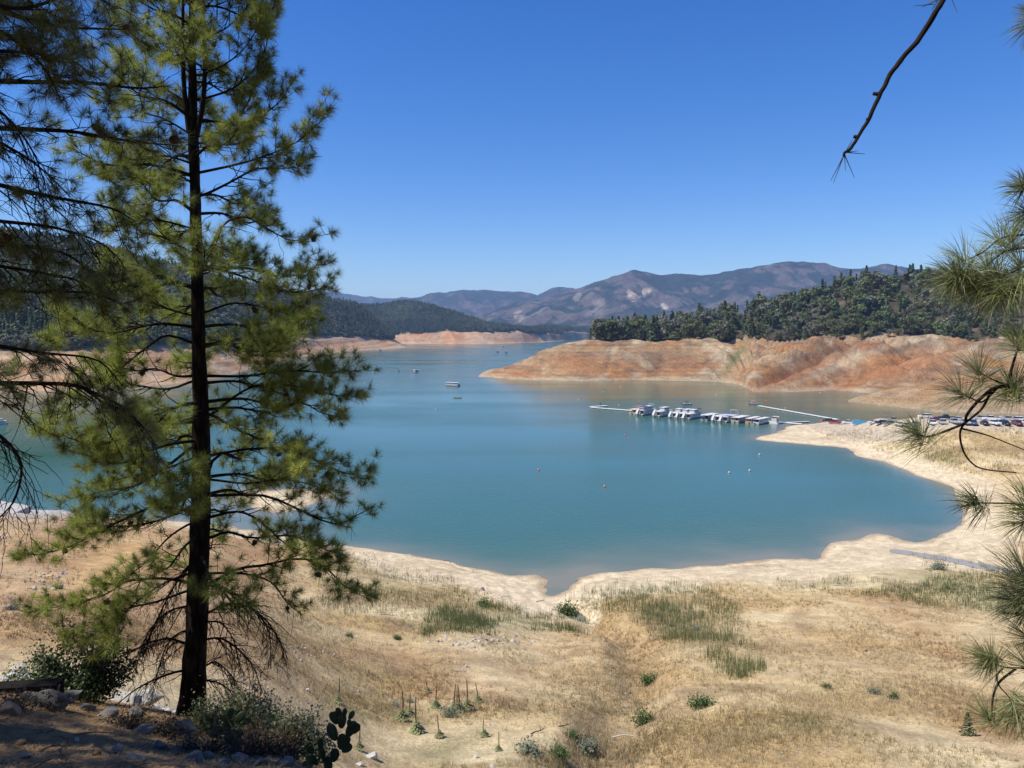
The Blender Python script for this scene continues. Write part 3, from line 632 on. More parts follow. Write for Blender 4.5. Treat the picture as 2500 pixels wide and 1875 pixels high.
for k in range(3): tree_kind('conifer_tree', *crown_conifer(460 + k, w=2.2 + 0.5 * k), 13.0, 0.28, 460 + k, M_con)
tree_kind('dead_tree', *crown_conifer(490, 300, 0.55, 2.2), 13.0, 0.25, 490, M_dead)
KIND_IDX = {'oak_tree': [0, 1, 2, 3], 'gray_pine_tree': [4, 5], 'conifer_tree': [6, 7, 8], 'dead_tree': [9]}
def one_tree(idx, loc, rz, sc, label, group, sz=1.0):
    kind, tm, cm = TREES[idx]
    e = empty(kind, loc, rz, sc); e.scale = (sc, sc, sc * sz)
    obj('trunk', tm, e); obj('crown', cm, e)
    return tag(e, label, 'tree', group)
rng = np.random.default_rng(21)
# candidates on the hill behind the marina
cand = []
for u in np.arange(1458, 1790, 17):              # the row along the high-water edge
    cand.append((u + rng.uniform(-4, 4), 1.0 + rng.uniform(0, 0.07) + 0.05 * float(fbm(np.array(u / 45.), np.array(1.), 3, 5)), 'edge'))
for u in np.arange(1790, 2620, 21): cand.append((u + rng.uniform(-5, 5), 0.985 + rng.uniform(0, 0.07) + 0.08 * float(fbm(np.array(u / 45.), np.array(1.), 3, 5)), 'edge'))
for k in range(900):
    u = rng.uniform(1455, 2700); cand.append((u, 1.03 + 1.0 * rng.uniform(0, 1) ** 1.1, 'in'))
cu = np.array([c[0] for c in cand]); ct = np.array([c[1] for c in cand])
X, Y, Z = PEN.pos(cu, ct); clear = fbm(X / 35, Y / 35, 4, 77)
rows = []
for i, (u, t_, w) in enumerate(cand):
    if w == 'in' and clear[i] > 0.34: continue
    hi = u > 1900
    r = rng.uniform()
    if w == 'edge': kind = 'oak_tree' if r < 0.62 else ('conifer_tree' if r < 0.85 else 'gray_pine_tree')
    else: kind = 'oak_tree' if r < 0.55 else ('gray_pine_tree' if r < 0.78 else 'conifer_tree')
    sc = (0.8 + 1.75 * rng.uniform() ** 1.5) if kind != 'conifer_tree' else rng.uniform(0.95, 1.9)
    if t_ > 1.75 and kind == 'conifer_tree': sc *= 1.15
    if w == 'edge' and u < 1790: sc *= 1.15
    rows.append((X[i], Y[i], Z[i], kind, int(rng.choice(KIND_IDX[kind])), rng.uniform(0, 6.28), sc, u, t_))
LBL = {'oak_tree': 'round dark green oak among the woods above the bare bank across the cove',
       'gray_pine_tree': 'loose grey-green pine among the woods above the bare bank across the cove',
       'conifer_tree': 'tall pointed dark conifer among the woods above the bare bank across the cove'}
rows.sort(key=lambda r: r[1] - 0.0 * r[2])
inview = [r for r in rows if r[7] < 2500]
named = inview[:262]; nid = set(id(r) for r in named)
HUE = {'oak_tree': 'round dark green oak', 'gray_pine_tree': 'loose grey-green pine', 'conifer_tree': 'pointed dark conifer'}
def tree_label(r):
    size = 'big' if r[6] > 1.55 else ('small' if r[6] < 1.2 else 'mid-sized')
    if r[7] < 1800: where = ('on' if r[8] < 1.07 else 'behind') + ' the bank lip at the peninsula end'
    else: where = 'on the lip of the bare bank' if r[8] < 1.07 else ('just behind the front row above the bank' if r[8] < 1.2 else ('low on the wooded hill across the cove' if r[8] < 1.45 else 'high on the wooded hill across the cove'))
    return size + ' ' + HUE[r[3]] + ' ' + where
for r in named: one_tree(r[4], r[:3], r[5], r[6], tree_label(r), 'trees in the woods across the cove')
def pen_tree(u, t_, idx, sc, label, grp=None, sz=1.0):
    x, y, z = (float(a) for a in PEN.pos(u, t_)); return one_tree(idx, (x, y, z), u, sc, label, grp, sz)
pen_tree(1441, 1.0, 6, 0.95, 'small lone dark tree at the outer end of the bare peninsula')
pen_tree(1595, 1.05, 7, 1.75, 'tallest dark tree of the row along the bare bank edge', None, 1.1)
pen_tree(1556, 1.05, 0, 1.55, 'broad rounded dark tree beside the tallest one on the bank edge')
pen_tree(2305, 1.16, 9, 1.25, 'brown dead conifer standing among the green trees on the hill')
for u, s in ((2046, 1.35), (2085, 1.2), (2109, 1.75), (2180, 1.65), (2010, 1.3)):
    pen_tree(u, 1.86, 8, s, 'tall conifer rising above the crown line on the wooded hilltop', 'hilltop conifers', 1.15)
# the rest of the woods: one mass each, instanced
SRC = bpy.data.collections.new('tree_sources')
def src_mesh(name, cv, cf, th, tr, seed, mat):
    mb = trunk_verts(th, tr, seed, 2, 4); nv = len(cv)
    tv = np.array(mb.v); me = bpy.data.meshes.new(name)
    me.from_pydata([tuple(p) for p in cv] + mb.v, [], [tuple(f) for f in cf] + [tuple(i + nv for i in f) for f in mb.f])
    me.materials.append(mat); me.materials.append(M_bark)
    me.polygons.foreach_set('material_index', [0] * len(cf) + [1] * len(mb.f))
    o = bpy.data.objects.new(name, me); SRC.objects.link(o); return o
src_mesh('wood_a', *crown_oak(500, 330, 0.85), 7, 0.3, 1, M_oak)
src_mesh('wood_b', *crown_oak(501, 330, 0.85), 7, 0.3, 2, M_oak)
src_mesh('wood_c', *crown_oak(502, 280, 0.9), 8, 0.3, 3, M_gray)
src_mesh('wood_d', *crown_conifer(503, 300, 0.8, 2.2), 13, 0.3, 4, M_con)
src_mesh('wood_e', *crown_conifer(504, 300, 0.8, 2.8), 13, 0.3, 5, M_con)
def instancer():
    g = bpy.data.node_groups.new('scatter_trees', 'GeometryNodeTree')
    g.interface.new_socket('Geometry', in_out='INPUT', socket_type='NodeSocketGeometry')
    g.interface.new_socket('Geometry', in_out='OUTPUT', socket_type='NodeSocketGeometry')
    n = g.nodes; gi = n.new('NodeGroupInput'); go = n.new('NodeGroupOutput')
    ip = n.new('GeometryNodeInstanceOnPoints'); ci = n.new('GeometryNodeCollectionInfo')
    ci.inputs['Collection'].default_value = SRC; ci.inputs['Separate Children'].default_value = True; ci.inputs['Reset Children'].default_value = True
    def attr(name, ty):
        a = n.new('GeometryNodeInputNamedAttribute'); a.data_type = ty; a.inputs['Name'].default_value = name
        return a.outputs['Attribute']
    cx = n.new('ShaderNodeCombineXYZ'); g.links.new(attr('spin', 'FLOAT'), cx.inputs[2])
    g.links.new(gi.outputs[0], ip.inputs['Points']); g.links.new(ci.outputs[0], ip.inputs['Instance'])
    ip.inputs['Pick Instance'].default_value = True
    g.links.new(attr('pick', 'INT'), ip.inputs['Instance Index'])
    try: g.links.new(cx.outputs[0], ip.inputs['Rotation'])
    except Exception: pass
    g.links.new(attr('size', 'FLOAT'), ip.inputs['Scale'])
    g.links.new(ip.outputs[0], go.inputs[0])
    return g
GN = instancer()
def wood(name, label, pts, pick, spin, size):
    me = bpy.data.meshes.new(name); me.from_pydata([tuple(p) for p in pts], [], [])
    a = me.attributes.new('pick', 'INT', 'POINT'); a.data.foreach_set('value', np.asarray(pick, np.int32))
    for k, v in (('spin', spin), ('size', size)):
        a = me.attributes.new(k, 'FLOAT', 'POINT'); a.data.foreach_set('value', np.asarray(v, np.float32))
    o = obj(name, me); md = o.modifiers.new('scatter', 'NODES'); md.node_group = GN
    return tag(o, label, 'woods', None, 'stuff')
rest = [r for r in rows if id(r) not in nid]
pk = {'oak_tree': (0, 1), 'gray_pine_tree': (2, 2), 'conifer_tree': (3, 4)}
wood('woods', 'dense mixed woods covering the hill behind the marina', [r[:3] for r in rest], [pk[r[3]][k % 2] for k, r in enumerate(rest)], [r[5] for r in rest], [r[6] for r in rest])
def hill_wood(L, n, u0, u1, tmin, tmax, name, label, seed, smin, smax, pcon, gap=0.6):
    rng = np.random.default_rng(seed); u = rng.uniform(u0, u1, n); t_ = tmin + (tmax - tmin) * rng.uniform(0, 1, n)
    x, y, z = L.pos(u, t_); cl = fbm(x / 50, y / 50, 4, seed + 1); con = fbm(x / 160, y / 160, 3, seed + 2) * 0.8 + rng.uniform(0, 1, n)
    k = (cl < gap) & (z > 25); x, y, z, con = x[k], y[k], z[k], con[k]; m = len(x)
    pick = np.where(con < pcon, rng.integers(3, 5, m), rng.integers(0, 3, m))
    size = rng.uniform(smin, smax, m) * np.where(pick >= 3, 1.05, 1.1)
    return wood(name, label, np.stack([x, y, z - 0.3], 1), pick, rng.uniform(0, 6.28, m), size)
bt = []  # unseen trees added behind the camera to darken trunk and foreground
for k in range(70):
    x, y = rng.uniform(-45, 45), rng.uniform(-55, -5)
    if math.hypot(x, y) < 7: continue
    q = drop(x, y)
    if q is not None: bt.append((q.x, q.y, q.z, int(rng.integers(0, 5)), rng.uniform(0, 6.28), rng.uniform(1.1, 1.7)))
wood('woods', 'unseen woods added behind the viewpoint to block sky light', [b[:3] for b in bt], [b[3] for b in bt], [b[4] for b in bt], [b[5] for b in bt])
hill_wood(LEFT, 11000, -500, 975, 1.01, 2.1, 'woods', 'dense dark woods on the hill behind the tall pine', 31, 0.9, 1.5, 0.45)
hill_wood(LEFT, 700, -300, 930, 1.0, 1.03, 'woods', 'ragged lowest fringe of woods along the bare pink bank behind the pine', 35, 0.8, 1.3, 0.3, 1)
hill_wood(FARH, 12000, 760, 1330, 1.01, 2.1, 'woods', 'dark conifer woods on the rounded far hill', 33, 1.0, 1.7, 0.5)
hill_wood(FARH, 6000, 1225, 1900, 1.01, 2.0, 'woods', 'thin dark band of woods along the far end of the lake', 37, 1.2, 1.8, 0.6)
# ------------------------------------------------------------------ pines
def catmull(P, n):
    P = [np.asarray(p, float) for p in P]; P = [2 * P[0] - P[1]] + P + [2 * P[-1] - P[-2]]; out = []
    segs = len(P) - 3
    for k in range(n):
        t = k / (n - 1) * segs; i = min(int(t), segs - 1); f = t - i; a, b, c, d = P[i:i + 4]
        out.append(0.5 * (2 * b + (c - a) * f + (2 * a - 5 * b + 4 * c - d) * f * f + (3 * b - a - 3 * c + d) * f ** 3))
    return np.array(out)
class Wood:
    """tapered tubes of one limb and the needle tufts on it"""
    def __init__(s): s.v = []; s.f = []; s.n = 0; s.tufts = []
    def tube(s, P, r0, r1, sides=5):
        P = np.asarray(P); m = len(P); T = np.gradient(P, axis=0); T /= np.linalg.norm(T, axis=1)[:, None] + 1e-9
        ref = np.array([0.3, 0.2, 1.0]) if abs(T[0][2]) < 0.8 else np.array([1.0, 0.1, 0.2])
        A = np.cross(T, ref); A /= np.linalg.norm(A, axis=1)[:, None] + 1e-9; B = np.cross(T, A)
        r = np.linspace(r0, r1, m)[:, None]; a = np.arange(sides) / sides * 2 * np.pi
        V = P[:, None] + (A[:, None] * np.cos(a)[None, :, None] + B[:, None] * np.sin(a)[None, :, None]) * r[:, None]
        s.v.append(V.reshape(-1, 3)); i = np.arange(m - 1)[:, None] * sides; j = np.arange(sides)[None]; k = (j + 1) % sides
        f = np.stack([i + j, i + k, i + sides + k, i + sides + j], -1).reshape(-1, 4) + s.n
        s.f.append(f); s.n += m * sides
    def mesh(s, name, mat): return mesh_np(name, np.concatenate(s.v), np.concatenate(s.f), mat, True)
def needles(tufts, rng, per, width, bend=0.25, col=(0.14, 0.17, 0.05), segs=1):
    """tufts: rows of base(3), dir(3), length, spread; returns verts, faces, colours"""
    T = np.asarray(tufts, float); n = len(T)
    B = np.repeat(T[:, :3], per, 0); D = np.repeat(T[:, 3:6], per, 0); L = np.repeat(T[:, 6], per) * rng.uniform(0.72, 1.1, n * per); S = np.repeat(T[:, 7], per)
    D /= np.linalg.norm(D, axis=1)[:, None] + 1e-9
    R = rng.normal(size=(n * per, 3)); R -= (R * D).sum(1)[:, None] * D; R /= np.linalg.norm(R, axis=1)[:, None] + 1e-9
    q = rng.uniform(0.0, 1.0, n * per); ang = np.radians(12 + 85 * q ** 0.8) * S
    N = D * np.cos(ang)[:, None] + R * np.sin(ang)[:, None]
    base = B - D * (q * 0.45 * L)[:, None] + R * 0.006
    side = np.cross(N, rng.normal(size=N.shape)); side /= np.linalg.norm(side, axis=1)[:, None] + 1e-9
    w = width * rng.uniform(0.7, 1.2, n * per)[:, None]
    g = np.zeros_like(N); g[:, 2] = -1
    c0 = np.repeat((np.asarray(col) * rng.uniform(0.6, 1.35, (n, 1)) * np.array([1, 1, 1]) + rng.uniform(-0.012, 0.02, (n, 1)) * np.array([1.2, 0.4, -0.3])), per, 0) * rng.uniform(0.8, 1.2, (n * per, 1))
    if segs == 1:
        tip = base + N * L[:, None] + g * (bend * 0.25 * L * np.abs(np.sin(ang)))[:, None]
        V = np.stack([base - side * w / 2, base + side * w / 2, tip], 1).reshape(-1, 3); f = np.arange(3 * n * per).reshape(-1, 3)
        return V, f, np.clip(np.repeat(c0, 3, 0), 0.01, 0.6)
    midp = base + N * (L * 0.55)[:, None]; tip = base + N * L[:, None] + g * (bend * 0.4 * L)[:, None]
    V = np.stack([base - side * w / 2, base + side * w / 2, midp + side * w * 0.45, midp - side * w * 0.45, tip], 1).reshape(-1, 3)
    k = np.arange(n * per)[:, None] * 5
    return V, [np.concatenate([k, k + 1, k + 2, k + 3], 1), np.concatenate([k + 3, k + 2, k + 4], 1)], np.clip(np.repeat(c0, 5, 0), 0.01, 0.6)
M_pinebark = None
def bark_mat():
    m, t, b = new_mat('pine_bark'); N = t.nodes
    tc = N.new('ShaderNodeTexCoord'); mp = N.new('ShaderNodeMapping'); mp.inputs['Scale'].default_value = (9, 9, 2.2)
    vo = N.new('ShaderNodeTexVoronoi'); vo.inputs['Scale'].default_value = 1.3; nz = N.new('ShaderNodeTexNoise'); nz.inputs['Scale'].default_value = 6; nz.inputs['Detail'].default_value = 7
    t.links.new(tc.outputs['Object'], mp.inputs[0]); t.links.new(mp.outputs[0], vo.inputs['Vector']); t.links.new(mp.outputs[0], nz.inputs['Vector'])
    cr = N.new('ShaderNodeValToRGB'); cr.color_ramp.elements[0].color = (0.055, 0.036, 0.027, 1); cr.color_ramp.elements[1].color = (0.012, 0.009, 0.008, 1); cr.color_ramp.elements[1].position = 0.7
    ad = N.new('ShaderNodeMath'); ad.operation = 'MULTIPLY'; t.links.new(vo.outputs[0], ad.inputs[0]); t.links.new(nz.outputs[0], ad.inputs[1])
    t.links.new(vo.outputs[0], cr.inputs[0]); t.links.new(cr.outputs[0], b.inputs['Base Color'])
    bp = N.new('ShaderNodeBump'); bp.inputs['Strength'].default_value = 0.9; bp.inputs['Distance'].default_value = 0.03; bp.invert = True
    t.links.new(ad.outputs[0], bp.inputs['Height']); t.links.new(bp.outputs[0], b.inputs['Normal']); b.inputs['Roughness'].default_value = 0.95; b.inputs['Specular IOR Level'].default_value = 0.15
    return m
M_pinebark = bark_mat()
M_twig = plain('pine_twig', (0.026, 0.019, 0.015), 0.95, scale=20, spec=0.15)
M_need = leafmat('pine_needles', (0.14, 0.17, 0.05), 0.38, 0.12, 0.0, 0.45, attr=True, spec=0.35)
M_cone = plain('pine_cone_scales', (0.075, 0.045, 0.028), 0.9, scale=30)
UPV = np.array([0, 0, 1.0])
def unit(a): return a / (np.linalg.norm(a) + 1e-9)
def limb(W, rng, P, r0, foliage=1.0, twig=0.8, start=0.22, step=0.26, curl=0.55, tl=0.19, dens=2, bare_wire=0.0, hang=0.0, tipR=0.006):
    """main limb P (already smooth); side twigs with tufts at their ends"""
    W.tube(P, r0, tipR, 6)
    seg = np.linalg.norm(np.diff(P, axis=0), axis=1); cum = np.concatenate([[0], np.cumsum(seg)]); Ltot = cum[-1]
    s = start * Ltot; sgn = 1
    def pt(d): 
        k = min(np.searchsorted(cum, d) - 1, len(P) - 2); k = max(k, 0); f = (d - cum[k]) / (seg[k] + 1e-9); return P[k] + (P[k + 1] - P[k]) * f, unit(P[k + 1] - P[k]), k
    while s < Ltot * 0.98:
        p, T, k = pt(s); q = s / Ltot; sgn = -sgn
        lat = unit(np.cross(T, UPV) + 1e-6) * sgn
        r = r0 + (tipR - r0) * q
        d = unit(T * rng.uniform(0.4, 0.9) + lat * rng.uniform(0.3, 1.0) + UPV * rng.uniform(-0.5, 0.35) - UPV * hang + rng.normal(size=3) * 0.18)
        L = twig * rng.uniform(0.55, 1.25) * (1.05 - 0.55 * q)
        fol = rng.uniform() < foliage * sstep(start, start + 0.2, q)
        upc = curl if fol else rng.uniform(-0.5, 0.5) - hang
        m = 6; tt = np.linspace(0, 1, m)[:, None]
        wob = np.cumsum(rng.normal(size=(m, 3)) * 0.035 * (2.0 if not fol else 1.0), axis=0) * L * tt
        C = p + d * L * tt + UPV * upc * L * 0.55 * tt ** 2 + wob
        W.tube(C, min(r * 0.55, 0.013), 0.0035, 4)
        if fol:
            e = unit(C[-1] - C[-2]); W.tufts.append((*C[-1], *e, tl * rng.uniform(0.85, 1.15), 1.0))
            for j in range(dens):
                b0 = C[rng.integers(2, m - 1)]; dd = unit(d * 0.5 + rng.normal(size=3) * 0.6 + UPV * curl * 0.5)
                l2 = rng.uniform(0.14, 0.34); C2 = b0 + dd * l2 * np.linspace(0, 1, 4)[:, None] + UPV * curl * 0.4 * l2 * np.linspace(0, 1, 4)[:, None] ** 2
                W.tube(C2, 0.006, 0.003, 4); W.tufts.append((*C2[-1], *unit(C2[-1] - C2[-2]), tl * rng.uniform(0.75, 1.1), 1.0))
        elif bare_wire > 0:
            for j in range(int(1 + 3 * bare_wire)):
                b0 = C[rng.integers(1, m)]; dd = unit(d + rng.normal(size=3) * 0.8 - UPV * hang); l2 = rng.uniform(0.2, 0.6) * L
                q2 = np.linspace(0, 1, 5)[:, None]; C2 = b0 + dd * l2 * q2 + UPV * rng.uniform(-0.5, 0.3) * l2 * q2 ** 2 + np.cumsum(rng.normal(size=(5, 3)) * 0.03, axis=0) * l2
                W.tube(C2, 0.005, 0.0025, 3)
        s += step * rng.uniform(0.6, 1.4)
    if foliage > 0.3: W.tufts.append((*P[-1], *unit(P[-1] - P[-2]), tl, 1.0))
def smooth_trunk(pts, radii, sides=14, n=40, seed=0):
    C = catmull(pts, n); r = np.interp(np.linspace(0, 1, n), np.linspace(0, 1, len(radii)), radii)
    rng = np.random.default_rng(seed); a = np.arange(sides) / sides * 2 * np.pi; V = []
    for i in range(n):
        rr = r[i] * (1 + 0.07 * rng.normal(size=sides)); V.append(np.stack([C[i][0] + rr * np.cos(a), C[i][1] + rr * np.sin(a), np.full(sides, C[i][2])], 1))
    i = np.arange(n - 1)[:, None] * sides; j = np.arange(sides)[None]; k = (j + 1) % sides
    f = np.stack([i + j, i + k, i + sides + k, i + sides + j], -1).reshape(-1, 4)
    return C, mesh_np('trunk', np.concatenate(V), f, M_pinebark, True)
def cone_mesh():
    mb = MB(); rng = np.random.default_rng(3); V = []; 
    bm = bmesh.new(); bmesh.ops.create_icosphere(bm, subdivisions=2, radius=0.05)
    for v in bm.verts: v.co.z *= 1.5; v.co *= rng.uniform(0.82, 1.15)
    me = bpy.data.meshes.new('pine_cone'); bm.to_mesh(me); bm.free(); me.materials.append(M_cone); return me
CONE = cone_mesh()
class Pine:
    def __init__(s, name, label, base, per, width, col, segs=1, seed=0):
        s.e = empty(name, base); tag(s.e, label, 'pine tree'); s.base = np.array(base); s.rng = np.random.default_rng(seed)
        s.per, s.width, s.col, s.segs = per, width, col, segs; s.nt = 0; s.cones = []
    def trunk(s, pts, radii, sides=14, name='trunk'):
        s.C, me = smooth_trunk([np.asarray(p) - s.base for p in pts], radii, sides); obj(name, me, s.e)
    def branch(s, P, r0, **k):
        W_ = Wood(); pr = k.pop('per', s.per); c = k.pop('col', s.col)
        extra = k.pop('tufts', [])
        limb(W_, s.rng, np.asarray(P) - s.base, r0, **k)
        return s.finish(W_, pr, c, extra)
    def finish(s, W_, pr=None, c=None, extra=()):
        br = obj('branch', W_.mesh('branch', M_twig), s.e); T = list(W_.tufts) + list(extra)
        if T:
            v, f, cc = needles(T, s.rng, pr or s.per, s.width, col=s.col if c is None else c, segs=s.segs)
            obj('needles', mesh_np('needles', v, f, M_need, False, cc), br); s.nt += len(T)
            for t_ in T:
                if s.rng.uniform() < 0.035: s.cones.append(np.array(t_[:3]) - np.array(t_[3:6]) * 0.08)
        return br
    def put_cones(s, n=60):
        for p in s.cones[:n]:
            o = obj('pine_cone', CONE, s.e, p + np.array([0, 0, -0.05]), (s.rng.uniform(0, 6), s.rng.uniform(0, 6), 0), s.rng.uniform(0.8, 1.2))

# --- the tall pine on the terrace
D0 = 15.0
D0 = 15.6; _b = at(465, 1756, D0); tb = drop(_b.x, _b.y)
pine = Pine('pine_tree', 'tall dark-trunked pine on the terrace with bare drooping lower limbs', (tb.x, tb.y, tb.z - 0.15), 90, 0.0066, (0.30, 0.345, 0.075), 1, 91)
px1 = D0 / F
tr = [(465, 1790), (470, 1700), (480, 1550), (487, 1350), (490, 1200), (490, 1000), (484, 800), (480, 600), (476, 450), (472, 330), (470, 200), (468, 60), (470, -150), (474, -380)]
trp = [np.array(at(u, v, D0)) for u, v in tr]; trp[0][2] = min(trp[0][2], tb.z - 0.25)
pine.trunk(trp, [0.36, 0.25, 0.22, 0.20, 0.185, 0.155, 0.13, 0.108, 0.10, 0.095, 0.075, 0.055, 0.035, 0.015], 16)
# forked leaders at the top
for us in ([(480, 330), (497, 240), (500, 120), (497, 0), (500, -160)], [(462, 320), (450, 220), (446, 100), (447, -60), (440, -250)]):
    P = catmull([np.array(at(u, v, D0 - 0.05)) for u, v in us], 14); W_ = Wood(); W_.tube(P - pine.base, 0.06, 0.012, 8)
    limb(W_, pine.rng, P - pine.base, 0.05, foliage=0.9, twig=0.7, start=0.15, step=0.12); pine.finish(W_)
def traced(tree, D, pts, dz, r0, **k):
    pts = [(float(np.interp(pts[0][1], [t_[1] for t_ in tr][::-1], [t_[0] for t_ in tr][::-1])), pts[0][1] + 4)] + list(pts)
    n = len(pts); P = [np.array(at(u, v, D + dz * (max(i - 0.5, 0) / (n - 1)) ** 1.1)) for i, (u, v) in enumerate(pts)]
    return tree.branch(catmull(P, 16), r0, **k)
FOL = dict(foliage=0.96, twig=0.66, step=0.086, start=0.24, dens=2, tl=0.22)
BARE = dict(foliage=0.0, twig=0.8, step=0.065, start=0.1, bare_wire=1.4, hang=0.35)
HALF = dict(foliage=0.7, twig=0.62, step=0.11, start=0.32, dens=2, bare_wire=0.6, tl=0.21)
for pts, dz, r, kw in [
    ([(512, 296), (565, 300), (618, 296), (687, 245), (704, 215)], 0.4, .028, FOL),
    ([(498, 419), (575, 402), (644, 382), (730, 344), (790, 288)], -0.3, .034, FOL),
    ([(502, 474), (558, 447), (627, 412), (687, 412), (756, 404)], 0.6, .034, FOL),
    ([(500, 650), (535, 560), (593, 528), (653, 558), (713, 588), (773, 575)], -0.5, .032, HALF),
    ([(500, 668), (560, 645), (625, 630)], 0.5, .024, FOL),
    ([(505, 652), (601, 677), (666, 703), (730, 714), (795, 701)], -0.2, .034, FOL),
    ([(508, 760), (570, 740), (640, 750), (720, 770), (752, 765)], 0.5, .03, FOL),
    ([(510, 845), (558, 828), (644, 834), (709, 819), (756, 772)], -0.7, .036, FOL),
    ([(513, 918), (601, 918), (709, 905), (795, 909), (875, 905)], 0.3, .042, FOL),
    ([(515, 999), (580, 995), (666, 1008), (730, 982), (790, 1010), (850, 1021)], 0.2, .040, FOL),
    ([(520, 1010), (570, 970), (634, 939), (730, 944), (816, 965), (880, 970)], 0.6, .036, FOL),
    ([(507, 1154), (541, 1107), (687, 1094), (773, 1124), (838, 1154), (908, 1163)], 0.5, .042, FOL),
    ([(515, 1012), (554, 1034), (623, 1068), (709, 1107), (752, 1158)], -1.3, .045, dict(FOL, col=(0.40, 0.44, 0.10))),  # needle colour brightened on this limb to paint it as sunlit
    ([(515, 1171), (600, 1180), (690, 1170), (780, 1190), (838, 1225)], -0.6, .035, FOL),
    ([(520, 1210), (644, 1210), (730, 1244), (816, 1279), (880, 1253), (908, 1238)], 0.3, .042, HALF),
    ([(515, 1262), (580, 1249), (636, 1273), (700, 1330), (760, 1350)], -0.4, .040, HALF),
    ([(515, 1312), (558, 1299), (618, 1314), (709, 1307), (790, 1340), (840, 1355)], 0.5, .042, FOL),
    ([(515, 1423), (580, 1389), (644, 1380), (730, 1363), (795, 1385), (838, 1428), (905, 1466)], 0.1, .045, FOL),
    ([(512, 1400), (590, 1400), (660, 1420), (700, 1470), (735, 1500)], -0.6, .036, HALF),
    ([(511, 1428), (567, 1445), (623, 1492), (657, 1544), (661, 1630)], -0.5, .038, BARE),
    ([(509, 1496), (550, 1475), (601, 1479), (653, 1518), (687, 1574), (704, 1612)], 0.3, .034, BARE),
    ([(507, 1518), (541, 1522), (571, 1565), (585, 1630)], -0.3, .028, BARE),
    ([(503, 1561), (541, 1559), (584, 1587), (619, 1630), (640, 1690)], -0.4, .034, BARE),
    ([(500, 1626), (528, 1617), (567, 1651), (588, 1690)], 0.2, .030, BARE),
    ([(498, 1660), (540, 1670), (570, 1700), (590, 1745)], -0.3, .022, BARE),
    ([(442, 1638), (387, 1655), (335, 1681), (301, 1707), (275, 1728)], -0.6, .032, dict(BARE, step=0.16)),
    ([(447, 1569), (412, 1559), (361, 1569), (326, 1587), (279, 1599)], -0.3, .034, BARE),
    ([(450, 1540), (410, 1570), (385, 1640), (370, 1700)], 0.2, .024, BARE),
    ([(455, 1480), (400, 1500), (355, 1560), (330, 1640)], 0.3, .03, BARE),
    ([(462, 1380), (420, 1440), (380, 1520), (350, 1600)], -0.2, .028, BARE),
    ([(468, 1425), (400, 1412), (309, 1419), (262, 1449), (160, 1478), (85, 1490)], -0.7, .042, FOL),
    ([(466, 1440), (380, 1470), (300, 1490), (230, 1550), (170, 1545)], -1.0, .036, FOL),
    ([(465, 1400), (390, 1430), (300, 1500), (260, 1590)], -1.1, .034, FOL),
    ([(468, 1277), (412, 1312), (357, 1372), (300, 1415)], -0.8, .034, HALF),
    ([(455, 1213), (408, 1226), (335, 1252), (240, 1299), (150, 1342), (50, 1359)], -0.2, .044, FOL),
    ([(470, 1235), (390, 1270), (300, 1285), (200, 1275), (180, 1240)], 0.4, .038, FOL),
    ([(468, 1094), (387, 1154), (322, 1188), (240, 1201), (206, 1223)], 0.4, .040, FOL),
    ([(468, 1120), (390, 1150), (330, 1160), (260, 1180)], -0.8, .034, FOL),
    ([(470, 1021), (378, 1047), (300, 1098), (206, 1145)], -0.5, .038, FOL),
    ([(474, 985), (400, 1000), (330, 1010), (260, 1040)], 0.6, .036, FOL),
    ([(477, 840), (412, 819), (369, 840), (300, 896), (240, 960), (95, 1050)], -0.4, .040, FOL),
    ([(472, 918), (430, 918), (378, 900), (318, 905), (240, 875)], 0.4, .040, FOL),
    ([(472, 930), (410, 950), (330, 940), (250, 930), (190, 905)], -0.6, .036, FOL),
    ([(473, 772), (387, 746), (335, 712), (270, 700)], -0.3, .034, FOL),
    ([(474, 800), (400, 790), (310, 800), (220, 810), (120, 830)], 0.4, .036, FOL),
    ([(474, 700), (410, 680), (340, 650), (280, 635)], -0.5, .032, FOL),
    ([(474, 620), (400, 580), (340, 560), (280, 500)], 0.3, .034, FOL),
    ([(474, 560), (400, 540), (330, 540), (260, 560)], -0.5, .03, FOL),
    ([(472, 447), (421, 425), (380, 440), (300, 455), (250, 430)], 0.2, .03, FOL),
    ([(470, 400), (400, 380), (330, 390), (260, 360)], -0.6, .03, FOL),
    ([(468, 330), (400, 290), (330, 270), (260, 240)], 0.5, .03, FOL),
    ([(468, 260), (410, 220), (350, 190), (290, 130)], -0.3, .028, FOL),
    ([(468, 180), (400, 130), (340, 100), (280, 40)], 0.4, .026, FOL),
    ([(470, 90), (410, 40), (350, -10)], -0.3, .022, FOL),
    ([(500, 240), (560, 220), (600, 190), (645, 130), (662, 40)], 0.3, .028, FOL),
    ([(498, 180), (560, 150), (610, 100), (650, 20)], -0.4, .024, FOL),
    ([(498, 90), (550, 70), (600, 20), (640, -40)], 0.3, .022, FOL),
    ([(500, 330), (560, 310), (600, 260), (650, 160)], 0.5, .026, FOL),
    ([(498, 20), (540, -20), (590, -60)], -0.3, .018, FOL)]:
    traced(pine, D0, pts, dz, r, **kw)
